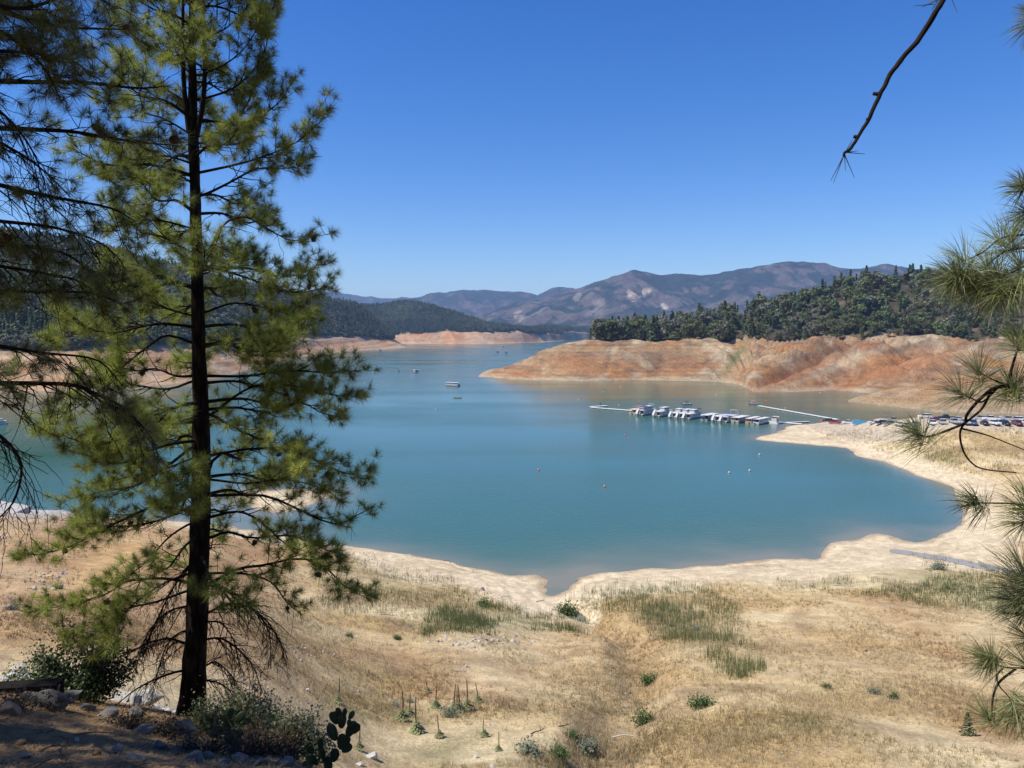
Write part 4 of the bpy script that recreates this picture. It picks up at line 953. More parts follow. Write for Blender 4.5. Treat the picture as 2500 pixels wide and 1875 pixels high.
# limbs towards and away from the viewer
def trunk_at(v):
    return np.array(at(float(np.interp(v, [t_[1] for t_ in tr][::-1], [t_[0] for t_ in tr][::-1])), v, D0))
for v in np.arange(-260, 1420, 46):
    for s_ in (-1, 1):
        p = trunk_at(v); h = (1500 - v) / 1800.0
        if s_ < 0 and pine.rng.uniform() < 0.45: continue
        a = pine.rng.uniform(-1.05, 1.05) + (0 if s_ > 0 else math.pi)          # 0 = away from the viewer
        L = (0.9 + 1.9 * sstep(-350, 700, v) * (1 if v < 1250 else 0.7)) * pine.rng.uniform(0.7, 1.1)
        d = np.array([math.sin(a), math.cos(a), 0]); sl = -0.30 + 0.55 * h
        P = catmull([p, p + d * L * 0.35 + UPV * L * (sl * 0.35 + 0.05), p + d * L * 0.7 + UPV * L * sl * 0.6, p + d * L + UPV * L * (sl * 0.6 + 0.12)], 14)
        pine.branch(P, 0.02 + 0.008 * L, **(FOL if v < 1180 else HALF))
pine.put_cones(70)

# --- the pine beside the viewer on the left: only its limbs reach into the picture
lb = drop(-9.4, 10.0)
lpine = Pine('pine_tree', 'pine at the side of the terrace reaching in with bare-based dark limbs', (lb.x, lb.y, lb.z - 0.2), 85, 0.0055, (0.19, 0.215, 0.07), 1, 92)
lt = [np.array([lb.x, lb.y, lb.z - 0.3]), np.array([lb.x, lb.y, lb.z + 5]), np.array([lb.x + .1, lb.y, lb.z + 10]), np.array([lb.x, lb.y, lb.z + 16]), np.array([lb.x, lb.y, lb.z + 21])]
lpine.trunk(lt, [0.30, 0.24, 0.18, 0.1, 0.02], 12)
def ltraced(pts, d, r0, **k):
    P = [np.array(at(u, v, d + (i - 1) * 0.12)) for i, (u, v) in enumerate(pts)]
    root = np.array([lb.x + 0.1, lb.y, P[0][2] + 0.3]); mid = (root + P[0]) / 2 + UPV * 0.15
    lpine.branch(catmull([root, mid] + P, 26), r0, **k)
LF = dict(foliage=0.88, twig=0.75, step=0.10, start=0.38, dens=2, bare_wire=0.8, curl=0.35, tl=0.2)
LBR = dict(foliage=0.3, twig=1.0, step=0.085, start=0.36, dens=2, bare_wire=1.0, hang=0.45, curl=0.2, tl=0.2)
for pts, d, r, kw in [
    ([(-60, 10), (60, 45), (150, 66), (240, 70), (320, 72)], 10.0, .05, LF),
    ([(-60, 190), (69, 200), (215, 202), (330, 215), (410, 210)], 10.2, .055, LF),
    ([(-60, 305), (60, 315), (180, 322), (320, 345), (430, 355)], 10.0, .055, LF),
    ([(-60, 440), (0, 452), (129, 481), (266, 507), (330, 540)], 9.6, .055, LBR),
    ([(-60, 530), (0, 540), (129, 555), (240, 590), (300, 640)], 9.8, .045, LBR),
    ([(-60, 585), (60, 600), (160, 620), (240, 680), (280, 720)], 10.2, .045, LF),
    ([(-60, 640), (0, 650), (110, 668), (200, 690), (260, 750)], 10.0, .045, LBR),
    ([(-60, 705), (0, 712), (120, 712), (215, 715), (290, 735)], 9.8, .045, LF),
    ([(-60, 840), (0, 845), (107, 862), (236, 879), (301, 944)], 9.6, .045, LBR),
    ([(-60, 930), (0, 935), (172, 939), (240, 965), (301, 995), (356, 1051), (385, 1094)], 9.6, .05, LBR),
    ([(-60, 120), (0, 125), (90, 130), (180, 150), (230, 190)], 9.4, .04, LF),
    ([(-60, -60), (40, -20), (100, 30), (170, 110)], 9.6, .04, LF),
    ([(-60, 250), (20, 290), (80, 370), (110, 450)], 9.2, .03, LBR),
    ([(-60, 330), (40, 370), (110, 420), (170, 480)], 9.4, .034, LBR),
    ([(-60, 60), (40, 100), (110, 170), (150, 250)], 9.3, .034, LF),
    ([(-60, 1040), (0, 1064), (43, 1111), (52, 1158), (34, 1223), (0, 1262), (-40, 1300)], 9.0, .03, dict(LBR, foliage=0.0)),
    ([(-80, -160), (60, -120), (200, -90), (330, -40)], 10.2, .05, LF),
    ([(-80, 0), (60, 20), (200, -20), (280, 20)], 9.0, .04, LF)]:
    ltraced(pts, d, r, **kw)
for k in range(46):                                   # the rest of its crown, out of the picture, casts the shade
    z = lb.z + 4.5 + 15 * k / 46; a = 2.4 * k; L = (4.4 - 0.06 * k) * lpine.rng.uniform(0.8, 1.1)
    if math.sin(a) > 0.3 and k < 26: L = min(L, 2.3)
    p = np.array([lb.x, lb.y, z]); d = np.array([math.sin(a), math.cos(a), 0])
    lpine.branch(catmull([p, p + d * L * 0.5 - UPV * 0.1, p + d * L + UPV * 0.2], 12), 0.05, foliage=0.9, twig=0.8, step=0.16, start=0.3, dens=2, per=80)
lpine.put_cones(8)
# a taller pine farther out to the side, whose crown shades the terrace
sb = drop(-15.5, 8.0)
spine = Pine('pine_tree', 'tall full-crowned pine standing beyond the side pine, shading the terrace', (sb.x, sb.y, sb.z - 0.2), 60, 0.012, (0.20, 0.22, 0.07), 1, 94)
spine.trunk([np.array([sb.x, sb.y, sb.z - .3]), np.array([sb.x, sb.y, sb.z + 10]), np.array([sb.x + .2, sb.y, sb.z + 20]), np.array([sb.x, sb.y, sb.z + 27])], [.4, .32, .18, .02], 12)
for k in range(64):
    z = sb.z + 9 + 17 * k / 64; a = 2.4 * k; L = (5.2 - 0.055 * k) * spine.rng.uniform(.75, 1.1); p = np.array([sb.x, sb.y, z]); d = np.array([math.sin(a), math.cos(a), 0])
    spine.branch(catmull([p, p + d * L * .5, p + d * L + UPV * .3], 10), .05, foliage=.95, twig=.9, step=.2, start=.2, dens=2, tl=.26)

# --- the pine beside the viewer on the right
rb = drop(7.2, 5.6)
rpine = Pine('pine_tree', 'pine beside the viewpoint with big sunlit needle tufts above the grass slope', (rb.x, rb.y, rb.z - 0.2), 115, 0.0044, (0.27, 0.30, 0.13), 2, 93)
rt = [np.array([rb.x, rb.y, rb.z - 0.3]), np.array([rb.x, rb.y, rb.z + 4]), np.array([rb.x, rb.y, rb.z + 8]), np.array([rb.x - .1, rb.y, rb.z + 13]), np.array([rb.x, rb.y, rb.z + 17])]
rpine.trunk(rt, [0.26, 0.2, 0.15, 0.08, 0.02], 12)
RD = 5.6
def rbranch(stems, tufts, d=RD, L=0.24):
    """stems: (list of pixels, radius) ; first stem is rooted at the trunk. tufts: (base px, pointing px offset, size)"""
    W_ = Wood()
    for i, (pts, r) in enumerate(stems):
        P = [np.array(at(u, v, d + 0.1 * math.sin(0.013 * (u + v)))) for u, v in pts]
        if i == 0:
            root = np.array([rb.x - 0.05, rb.y, P[0][2] - 0.1]); P = [root, (root + P[0]) / 2 + UPV * 0.06] + P
        W_.tube(catmull(P, 10 + 5 * len(P)) - rpine.base, r, r * 0.45, 7)
    T = []
    for (u, v), (du, dv), sz in tufts:
        p = np.array(at(u, v, d + 0.1 * math.sin(0.013 * (u + v)))) - rpine.base
        dirn = np.array([du, 0, -dv], float); dirn = dirn / np.linalg.norm(dirn) + np.array([0, rpine.rng.uniform(-0.5, 0.5), 0])
        T.append((*p, *unit(dirn), L * sz, 0.92))
    return rpine.finish(W_, None, None, T)
rbranch([([(2620, 985), (2500, 955), (2438, 944), (2397, 970), (2361, 1012), (2355, 1032), (2314, 1050), (2267, 1066), (2238, 1059)], .016),
         ([(2420, 955), (2395, 1000), (2350, 1040), (2345, 1076), (2361, 1117), (2397, 1144), (2482, 1154)], .010),
         ([(2346, 1046), (2372, 1052), (2420, 1066), (2500, 1098)], .008), ([(2438, 944), (2400, 980), (2373, 973), (2338, 953)], .008),
         ([(2460, 945), (2470, 900), (2485, 850)], .014), ([(2455, 940), (2410, 920), (2388, 905)], .007)],
        [((2238, 1059), (-0.75, -1), 1.15), ((2232, 1052), (-1, -0.25), 0.9), ((2338, 953), (-0.8, -0.7), 1.1), ((2388, 905), (-0.35, -1), 1.15), ((2470, 945), (-0.1, -1), 1.2), ((2490, 930), (0.6, -1), 1.1), ((2455, 955), (-0.9, 0.3), 0.9), ((2475, 835), (-0.4, -0.7), 0.9), ((2500, 820), (0.4, -1), 1.0)])
rbranch([([(2640, 1240), (2540, 1235), (2461, 1229), (2400, 1228), (2373, 1226)], .009)],
        [((2376, 1226), (-1, -0.35), 1.1), ((2373, 1228), (-0.5, 0.6), 0.7), ((2500, 1240), (-0.8, -0.8), 1.2), ((2510, 1215), (-0.4, -1), 1.2), ((2495, 1280), (-1, 0.4), 1.0)])
rbranch([([(2650, 1480), (2560, 1440), (2510, 1420)], .014), ([(2560, 1440), (2530, 1540), (2500, 1560)], .010)],
        [((2500, 1420), (-0.55, -1), 1.9), ((2505, 1440), (-1, -0.1), 1.6), ((2510, 1450), (-0.7, 0.8), 1.4), ((2490, 1500), (-1, 0.5), 1.0), ((2505, 1555), (-0.8, -0.3), 1.1), ((2500, 1390), (-0.2, -1), 1.4), ((2480, 1470), (-1, 0.1), 1.3)])
rbranch([([(2640, 1640), (2500, 1632), (2450, 1628), (2408, 1610)], .011), ([(2480, 1632), (2440, 1665), (2425, 1700), (2421, 1750), (2417, 1758), (2406, 1748)], .010), ([(2450, 1630), (2434, 1650), (2440, 1675), (2465, 1705), (2473, 1735)], .007)],
        [((2408, 1610), (-0.7, -0.8), 1.2), ((2400, 1604), (-1, 0.0), 0.9), ((2415, 1615), (-0.6, 0.8), 0.8), ((2406, 1748), (-0.75, -0.75), 0.95), ((2473, 1735), (0.1, 1), 1.2), ((2478, 1745), (-0.9, 0.6), 1.1), ((2500, 1615), (-0.7, -0.9), 1.2), ((2520, 1750), (-0.4, 0.6), 1.2)])
rbranch([([(2640, 620), (2540, 660), (2480, 690), (2440, 720), (2400, 715), (2380, 712)], .013), ([(2520, 572), (2449, 580), (2400, 615), (2362, 634)], .008), ([(2540, 602), (2460, 612), (2405, 650)], .010), ([(2520, 640), (2470, 665), (2440, 672)], .006), ([(2480, 690), (2478, 710), (2460, 722), (2434, 722)], .012), ([(2470, 680), (2400, 685), (2372, 690)], .006), ([(2390, 712), (2385, 740), (2389, 765)], .003)],
        [((2305, 684), (-1, 0.05), 1.2), ((2320, 690), (-0.7, 0.6), 1.0), ((2352, 634), (-0.75, -0.7), 1.25), ((2384, 710), (-1, 0.45), 1.2), ((2378, 700), (-0.9, 0.0), 1.2), ((2372, 690), (-0.5, -0.9), 1.1), ((2405, 650), (-0.6, -0.9), 1.1), ((2440, 672), (-0.3, -1), 1.1), ((2440, 590), (-0.8, -0.9), 1.15), ((2470, 580), (-0.2, -1), 1.2), ((2434, 722), (-0.5, 0.9), 1.1), ((2440, 720), (-1, 0.2), 1.1), ((2470, 715), (0.0, 1), 1.0), ((2495, 640), (0.1, -1), 1.2), ((2500, 700), (0.3, 0.6), 1.1), ((2330, 668), (-0.9, -0.4), 1.1)])
rbranch([([(2640, 480), (2540, 470), (2489, 456)], .007)], [((2489, 456), (-1, 0.25), 0.95), ((2492, 450), (-0.1, -1), 0.6), ((2500, 520), (-0.7, 0.2), 1.0), ((2505, 545), (-0.9, -0.2), 1.0)])
rbranch([([(2640, 60), (2560, 50), (2520, 40)], .008)], [((2518, 40), (-0.9, 0.0), 0.8), ((2520, 60), (-0.9, 0.7), 0.9)])
# the long bare twig hanging from overhead
W_ = Wood()
pp = [(2308, -10), (2254, 81), (2183, 168), (2156, 217), (2113, 304), (2077, 361), (2061, 374), (2060, 382)]
P = [np.array([rb.x - .05, rb.y, at(2308, -400, 3.4).z + 0.6]), np.array(at(2700, -420, 4.4)), np.array(at(2420, -170, 3.5))] + [np.array(at(u, v, 3.3)) for u, v in pp]
Pc = catmull(P, 60); Pc = Pc + np.random.default_rng(4).normal(size=Pc.shape) * 0.0014; W_.tube(Pc - rpine.base, 0.0155, 0.0048, 8)
for u, v in ((2200, 150), (2150, 230), (2120, 290), (2095, 335)):
    q = np.array(at(u, v, 3.3)) - rpine.base; W_.tube(np.stack([q, q + rpine.rng.normal(size=3) * 0.012]), 0.010, 0.007, 5)
br = obj('branch', W_.mesh('branch', M_twig), rpine.e); obj_n = []
V = []; Fc = []
for (a, b2) in [((2060, 380), (2028, 442)), ((2060, 380), (2035, 446)), ((2062, 380), (2064, 418)), ((2063, 380), (2086, 434)), ((2066, 372), (2112, 376)), ((2068, 372), (2095, 368)), ((2064, 372), (2082, 340)), ((2280, 10), (2230, 15)), ((2285, 5), (2240, -5)), ((2290, 0), (2275, 25)), ((2320, -10), (2337, 30)), ((2300, -5), (2250, 18))]:
    p, q = np.array(at(*a, 3.3)) - rpine.base, np.array(at(*b2, 3.3 + rpine.rng.uniform(-.05, .05))) - rpine.base
    s_ = np.cross(q - p, np.array([0.1, 1, 0.1])); s_ = unit(s_) * 0.0022; k = len(V) ; V += [p - s_, p + s_, q + s_ * 0.4, q - s_ * 0.4]; Fc.append((k, k + 1, k + 2, k + 3))
obj('needles', mesh_np('needles', np.array(V), np.array(Fc), M_need, False, np.tile((0.11, 0.12, 0.05), (len(V), 1))), br)
for k in range(16):                                     # its crown above, out of the picture
    z = rb.z + 7.5 + 8.5 * k / 16; a = 2.4 * k + 0.5; L = (2.6 - 0.1 * k) * rpine.rng.uniform(0.8, 1.1)
    p = np.array([rb.x, rb.y, z]); d = np.array([math.sin(a), math.cos(a), 0])
    if d[0] < -0.2: L *= 0.6
    rpine.branch(catmull([p, p + d * L * 0.5, p + d * L + UPV * 0.3], 10), 0.035, foliage=0.9, twig=0.6, step=0.2, start=0.3, dens=2, per=60)
# ------------------------------------------------------------------ marina
M_white = plain('white_gelcoat', (0.52, 0.52, 0.515), 0.35, scale=1.0, var=0.05)  # walls and hulls painted darker than roofs, for sides in shade
M_offw = plain('weathered_white_roof', (0.60, 0.59, 0.56), 0.6, scale=1.5, var=0.08)
M_navy = plain('dark_hull_paint', (0.03, 0.04, 0.08), 0.35, scale=1.0)
M_tan = plain('tan_siding', (0.46, 0.36, 0.25), 0.7, scale=1.0)
M_wood = plain('yellow_wood', (0.48, 0.31, 0.12), 0.7, scale=2.0)
M_dark = plain('dark_trim', (0.03, 0.03, 0.035), 0.5)
M_blue = plain('blue_canvas', (0.05, 0.10, 0.28), 0.8)
M_black = plain('black_canvas', (0.03, 0.03, 0.045), 0.8)
M_redc = plain('red_canvas', (0.50, 0.12, 0.09), 0.8)
M_rail = plain('metal_rail', (0.55, 0.56, 0.57), 0.35, 0.8)
M_glass = plain('tinted_glass', (0.02, 0.025, 0.03), 0.08, var=0.02, spec=0.6)
M_dock = plain('sun_bleached_dock', (0.66, 0.64, 0.60), 0.8, scale=0.8)
M_float = plain('dock_float', (0.09, 0.08, 0.07), 0.8)
M_orange = plain('orange_plastic', (0.62, 0.16, 0.06), 0.5)
M_yellow = plain('yellow_plastic', (0.70, 0.50, 0.03), 0.4)
M_pink = plain('red_white_buoy', (0.62, 0.20, 0.14), 0.5)
def windows(e, xs, y, z0, z1, w, mat=M_glass):
    for x in xs:
        for s in (-1, 1): MB().box(x - w / 2, x + w / 2, s * y - 0.02 if s < 0 else y - 0.005, s * y + 0.005 if s < 0 else y + 0.02, z0, z1).build('window', mat, e)
def hull_mesh(L, B, mat, trim):
    a, b = L / 2, B / 2
    v = []; prof = [(-a, 1.0), (a * 0.72, 1.0), (a * 0.92, 0.72), (a, 0.25)]
    for z, k in ((-0.4, 0.82), (0.75, 1.0)):
        v += [(x * (0.97 if z < 0 else 1), b * w * k, z) for x, w in prof] + [(x * (0.97 if z < 0 else 1), -b * w * k, z) for x, w in reversed(prof)]
    n = 8; f = [tuple(range(n - 1, -1, -1)), tuple(range(n, 2 * n))] + [(i, (i + 1) % n, (i + 1) % n + n, i + n) for i in range(n)]
    return MB().add(v, f)
def motor(e, x, y):
    m = MB(); m.box(x - 0.55, x, y - 0.22, y + 0.22, 0.55, 1.25, 0.1, 0.05); m.box(x - 0.35, x - 0.15, y - 0.08, y + 0.08, -0.5, 0.55); m.build('outboard_motor', M_dark, e)
def rails(e, x0, x1, y, z, h, name='railing', gap=1.5):
    m = MB()
    for s in (-1, 1):
        m.box(x0, x1, s * y - 0.02, s * y + 0.02, z + h - 0.04, z + h); m.box(x0, x1, s * y - 0.015, s * y + 0.015, z + h * 0.5, z + h * 0.5 + 0.03)
        for k in range(int((x1 - x0) / gap) + 1): m.box(x0 + k * gap, x0 + k * gap + 0.04, s * y - 0.021, s * y + 0.021, z, z + h - 0.04)
    m.build(name, M_rail, e)
def canopy(e, x0, x1, y, z0, z1, mat):
    c = MB(); n = 7; v = []
    for k in range(n):
        a = math.pi * k / (n - 1); yy = -y * math.cos(a); zz = z1 - 0.25 + 0.25 * math.sin(a); v += [(x0, yy, zz), (x1, yy, zz), (x0, yy, zz + 0.05), (x1, yy, zz + 0.05)]
    f = []
    for k in range(n - 1):
        a = 4 * k; f += [(a, a + 1, a + 5, a + 4), (a + 2, a + 6, a + 7, a + 3), (a, a + 4, a + 6, a + 2), (a + 1, a + 3, a + 7, a + 5)]
    f += [(0, 2, 3, 1), (4 * n - 4, 4 * n - 3, 4 * n - 1, 4 * n - 2)]
    c.add(v, f); cc = c.build('canopy', mat, e)
    p = MB()
    for x in (x0 + 0.1, x1 - 0.1):
        for s in (-1, 1): p.tube((x, s * (y - 0.06), z0), (x, s * (y - 0.06), z1 - 0.24), 0.03, 5)
    p.build('canopy_frame', M_rail, cc)
def houseboat_slide(loc, rz, label, can=None, upper=True, arch=False, group=None, sc=1.0, back_canopy=None):
    e = empty('houseboat', loc, rz, sc); tag(e, label, 'houseboat', group)
    h = hull_mesh(17, 4.8, M_white, None).build('hull', M_white, e)
    MB().box(-8.3, 6.0, -2.43, 2.43, 0.02, 0.34).build('hull_stripe', M_navy, h)
    MB().box(-8.6, 7.0, -2.3, 2.3, 0.752, 0.86).build('deck', M_offw, e)
    cb = MB().box(-4.8, 5.8, -2.1, 2.1, 0.862, 3.0).build('cabin', M_white, e)
    windows(cb, (-3.4, -1.7, 0.6, 2.4, 4.2), 2.1, 1.75, 2.5, 0.95)
    MB().box(-4.83, -4.79, -1.1, 1.1, 0.9, 2.75).build('stern_door', M_glass, e)
    MB().box(-7.6, 7.2, -2.4, 2.4, 3.002, 3.2).build('upper_deck', M_offw, e)
    p = MB()
    for x in (-7.3, 6.9):
        for s in (-1, 1): p.box(x - 0.05, x + 0.05, s * 2.2 - 0.05, s * 2.2 + 0.05, 0.86, 3.0)
    p.build('deck_post', M_white, e); rails(e, -7.5, 7.0, 2.35, 3.2, 0.9); rails(e, -8.5, -5.0, 2.22, 0.86, 0.8)
    if upper:
        u = MB().box(-1.2, 4.2, -1.55, 1.55, 3.202, 5.0, 0.12, 0.06).build('upper_cabin', M_white, e)
        windows(u, (0.0, 1.5, 3.0), 1.57, 4.0, 4.6, 0.9); MB().box(-1.6, 4.6, -1.75, 1.75, 5.002, 5.12).build('upper_roof', M_offw, u)
    # slide: trough from the upper deck down past the stern
    s = MB(); v = []; n = 9
    for k in range(n):
        t_ = k / (n - 1); x = -6.6 - 3.0 * t_; z = 4.15 - 3.2 * (t_ ** 1.3) + 0.15 * max(0, t_ - 0.8) * 5
        v += [(x, 0.65, z + 0.45), (x, 0.75, z - 0.05), (x, 1.65, z - 0.05), (x, 1.75, z + 0.45), (x, 1.75, z - 0.3), (x, 0.65, z - 0.3)]
    f = []
    for k in range(n - 1):
        for j in range(6): f.append((6 * k + j, 6 * k + (j + 1) % 6, 6 * k + 6 + (j + 1) % 6, 6 * k + 6 + j))
    f += [tuple(range(6)), tuple(range(6 * n - 1, 6 * n - 7, -1))]
    s.add(v, f).build('slide', M_white, e, True)
    motor(e, -8.5, -1.0); motor(e, -8.5, 0.2)
    if can: canopy(e, -6.0, -1.4, 2.1, 3.2, 5.35, can)
    if back_canopy: canopy(e, 3.6, 7.4, 2.0, 3.2, 5.2, back_canopy)
    if arch:
        a = MB()
        for s_ in (-1, 1): a.tube((6.4, s_ * 2.1, 3.2), (5.6, s_ * 1.9, 5.9), 0.12, 6)
        a.tube((5.6, -1.9, 5.9), (5.6, 1.9, 5.9), 0.12, 6); a.build('radar_arch', M_white, e)
    return e
def houseboat_flat(loc, rz, label, wall, rail_mat, sc=1.0, can=None, group=None):
    e = empty('houseboat', loc, rz, sc); tag(e, label, 'houseboat', group)
    h = hull_mesh(15, 4.6, M_white, None).build('hull', M_white, e)
    MB().box(-7.3, 5.2, -2.33, 2.33, 0.05, 0.42).build('hull_stripe', M_navy, h)
    MB().box(-7.6, 6.2, -2.2, 2.2, 0.752, 0.85).build('deck', M_offw, e)
    cb = MB().box(-4.2, 5.0, -2.0, 2.0, 0.852, 2.95).build('cabin', wall, e)
    windows(cb, (-3.0, -1.2, 1.2, 3.4), 2.0, 1.65, 2.45, 1.1); MB().box(-4.23, -4.19, -0.9, 0.9, 0.9, 2.7).build('stern_door', M_glass, e)
    r = MB().box(-7.4, 6.4, -2.45, 2.45, 2.952, 3.14).build('roof', M_offw, e)
    p = MB()
    for x in (-7.1, -4.4):
        for s in (-1, 1): p.box(x - 0.06, x + 0.06, s * 2.1 - 0.06, s * 2.1 + 0.06, 0.85, 2.95)
    p.build('porch_post', rail_mat, e)
    q = MB()
    for s in (-1, 1): q.box(-7.5, -4.3, s * 2.16 - 0.03, s * 2.16 + 0.03, 0.852, 1.65)
    q.box(-7.53, -7.47, -2.12, 2.12, 0.852, 1.65); q.build('porch_fence', rail_mat, e)
    if can: canopy(e, -3, 3, 2.0, 3.14, 4.7, can)
    motor(e, -7.5, 0.0); return e
PA, PB = at(1442, 995, 1), None
def wpt(u, v):                        # point on the water
    d = -CAMZ / ray(u, v)[1]; p = at(u, v, d); return Vector((p.x, p.y, 0))
A_, B_ = wpt(1444, 996), wpt(1958, 1037)
dd = (B_ - A_).normalized(); nrm = Vector((-dd.y, dd.x, 0)); nrm = nrm if nrm.y < 0 else -nrm       # towards the viewer
ang_b = math.atan2(-nrm.y, -nrm.x)   # bow points at the dock
def dock(name, P, Q, w, label, grp=None, post=True):
    d = (Q - P); L = d.length; e = empty(name, P, math.atan2(d.y, d.x)); tag(e, label, 'dock', grp)
    n = max(2, int(L / 12)); s = L / n
    for k in range(n):
        sec = MB().box(k * s + 0.06, (k + 1) * s - 0.06, -w / 2, w / 2, 0.32, 0.55).build('dock_section', M_dock, e)
        fl = MB()
        for j in range(3): fl.box(k * s + (j + 0.2) * s / 3, k * s + (j + 0.8) * s / 3, -w / 2 + 0.1, w / 2 - 0.1, -0.3, 0.318)
        fl.build('dock_float', M_float, sec)
    return e
dock('floating_dock', A_, B_, 2.6, 'long pale floating dock with the row of houseboats moored along it')
tip = A_ - dd * 2; ex = Vector((0.95, -0.3, 0)).normalized()
dock('floating_dock', wpt(1441, 994.5), wpt(1482, 992), 3.0, 'short pale landing platform across the outer end of the houseboat dock')
C_, E_ = wpt(1852, 992), wpt(2046, 1026)
dock('floating_dock', C_, E_, 2.2, 'narrow pale floating dock running out from the boat ramp by the parked trucks')
dock('floating_dock', wpt(1900, 1034), wpt(1976, 1031), 1.6, 'gangway float between the houseboats and the sandy point')
def moor(u, v):                       # stern corner seen at (u, v): slot along the dock
    p = wpt(u, v); s = (p - A_).dot(dd); return s
def slot(s, L, off=2.0):
    p = A_ + dd * s + nrm * (L / 2 + off); return (p.x, p.y, 0)
grpH = 'houseboats moored along the dock'
def hb(kind, u, label, **k):
    s = (wpt(u, 1000 + (u - 1540) * 0.088 + 14) - A_).dot(dd)
    L = 17 if kind == 's' else 15
    if kind == 's': houseboat_slide(slot(s, L), ang_b, label, group=grpH, **k)
    else: houseboat_flat(slot(s, L), ang_b, label, group=grpH, **k)
hb('f', 1535, 'outermost flat-roofed houseboat with wooden stern porch and red awning', wall=M_tan, rail_mat=M_wood, can=M_redc)
hb('s', 1556, 'white houseboat with stern slide, blue canvas top and tall white arch', can=M_blue, arch=True)
hb('s', 1596, 'white houseboat with upper cabin and slide standing apart between two gaps')
hb('s', 1634, 'white slide houseboat with black canvas, first of three moored close together', back_canopy=M_black, sc=0.97)
hb('s', 1651, 'white slide houseboat in the middle of three moored close together', sc=0.97)
hb('s', 1668, 'white slide houseboat with black rear canopy, last of three close together', back_canopy=M_black)
hb('f', 1708, 'low white flat-roofed houseboat between two groups of slide boats', wall=M_white, rail_mat=M_navy)
hb('s', 1738, 'white slide houseboat beside the one with the blue canopy', upper=False, sc=0.97)
hb('s', 1757, 'white slide houseboat with blue canopy and white arch beside the tan houseboat', can=M_blue, arch=True, upper=False)
hb('f', 1783, 'tan-walled flat-roofed houseboat with wooden porch', wall=M_tan, rail_mat=M_tan)
hb('f', 1818, 'flat-roofed houseboat with yellow wooden porch beside the last white one', wall=M_tan, rail_mat=M_wood)
hb('f', 1832, 'white flat-roofed houseboat with dark hull stripe next to the dock hut', wall=M_white, rail_mat=M_white)
# hut on the dock near the shore
p = wpt(1892, 1034); e = empty('dock_hut', p, ang_b); tag(e, 'small white dock hut with curved tan roof at the shore end of the dock', 'hut')
MB().box(-2.6, 2.6, -2.4, 2.4, -0.3, 0.6).build('float_deck', M_offw, e); cb = MB().box(-1.5, 1.5, -1.4, 1.4, 0.602, 3.3).build('wall', M_white, e)
windows(cb, (-0.7, 0.7), 1.4, 1.7, 2.5, 0.7)
r = MB(); n = 6; v = []
for k in range(n):
    x = -1.9 + 3.8 * k / (n - 1); z = 3.35 + 0.5 * ((2 * k / (n - 1) - 1) ** 2) * 0.8; v += [(x, -1.8, z), (x, 1.8, z), (x, -1.8, z + 0.16), (x, 1.8, z + 0.16)]
f = []
for k in range(n - 1):
    a = 4 * k; f += [(a, a + 4, a + 5, a + 1), (a + 2, a + 3, a + 7, a + 6), (a, a + 2, a + 6, a + 4), (a + 1, a + 5, a + 7, a + 3)]
f += [(0, 1, 3, 2), (4 * n - 4, 4 * n - 2, 4 * n - 1, 4 * n - 3)]
r.add(v, f).build('roof', M_tan, e)
# motor boats
def motorboat(loc, rz, label, L=6.5, can=None, mat=None, name='motorboat', grp=None):
    e = empty(name, loc, rz, L / 6.5); tag(e, label, 'boat', grp); mat = mat or M_white
    v = []; prof = [(-3.2, 1.0), (0.8, 1.15), (2.4, 0.75), (3.3, 0.06)]
    for z, k, kx in ((-0.3, 0.5, 0.93), (0.75, 1.0, 1.0)): v += [(x * kx, w * k, z + (0.2 if x > 2 and z > 0 else 0)) for x, w in prof] + [(x * kx, -w * k, z + (0.2 if x > 2 and z > 0 else 0)) for x, w in reversed(prof)]
    n = 8; f = [tuple(range(n - 1, -1, -1)), tuple(range(n, 2 * n))] + [(i, (i + 1) % n, (i + 1) % n + n, i + n) for i in range(n)]
    MB().add(v, f).build('hull', mat, e)
    MB().box(0.2, 0.5, -0.9, 0.9, 0.76, 1.3, 0.1, 0.1).build('windscreen', M_glass, e)
    MB().box(-2.4, -0.4, -0.8, 0.8, 0.76, 1.05).build('seat', M_tan, e); motor(e, -3.1, 0)
    if can: canopy(e, -2.2, 0.6, 1.0, 0.75, 2.4, can)
    return e
motorboat(wpt(1678, 988), 0.1, 'small dark-topped boat cruising behind the row of houseboats', 7.0, M_black)
motorboat(wpt(1842, 987), -0.6, 'small white boat with red canopy off the end of the narrow dock', 7, M_redc)
def cruiser(u, v, rz, label, sc=1.0, can=None, up=True):
    return houseboat_slide(wpt(u, v), rz, label, can, up, False, None, sc) if False else houseboat_flat(wpt(u, v), rz, label, M_white, M_white, sc, can)
cruiser(1015, 908, 1.9, 'white houseboat with dark canopy heading up the open lake', 0.95, M_black)
cruiser(1104, 942, 2.6, 'white flat-roofed houseboat under way near the yellow canoe', 1.0)
motorboat(wpt(972, 907), 2.0, 'little white boat cruising beside the houseboat with dark canopy', 8, M_black)
for u, v, L, lab in [(929, 856, 14, 'white boat speeding close under the bare pink spur'), (1215, 860, 14, 'white speedboat drawing a wake, one of a pair in midlake'), (1236, 862, 14, 'longer white speedboat just behind its partner in midlake'),
                     (1228, 847, 10, 'tiny upright white sailboat-like boat in midlake beyond the speedboats'), (1312, 844, 14, 'white boat far up the lake towards the peninsula'), (1273, 839, 16, 'white boat moored by the far bare shore'), (1112, 838, 22, 'white boat lying against the far pink shore')]:
    motorboat(wpt(u, v), 0.1 + 0.3 * (u % 7), lab, L, M_offw)
cruiser(1338, 853, 2.4, 'white houseboat with dark top passing behind the tip of the peninsula', 1.15, M_black)
houseboat_flat(wpt(1192, 838), 0.2, 'dark-hulled houseboat lying against the far bare shore', M_dark, M_dark, 1.3)
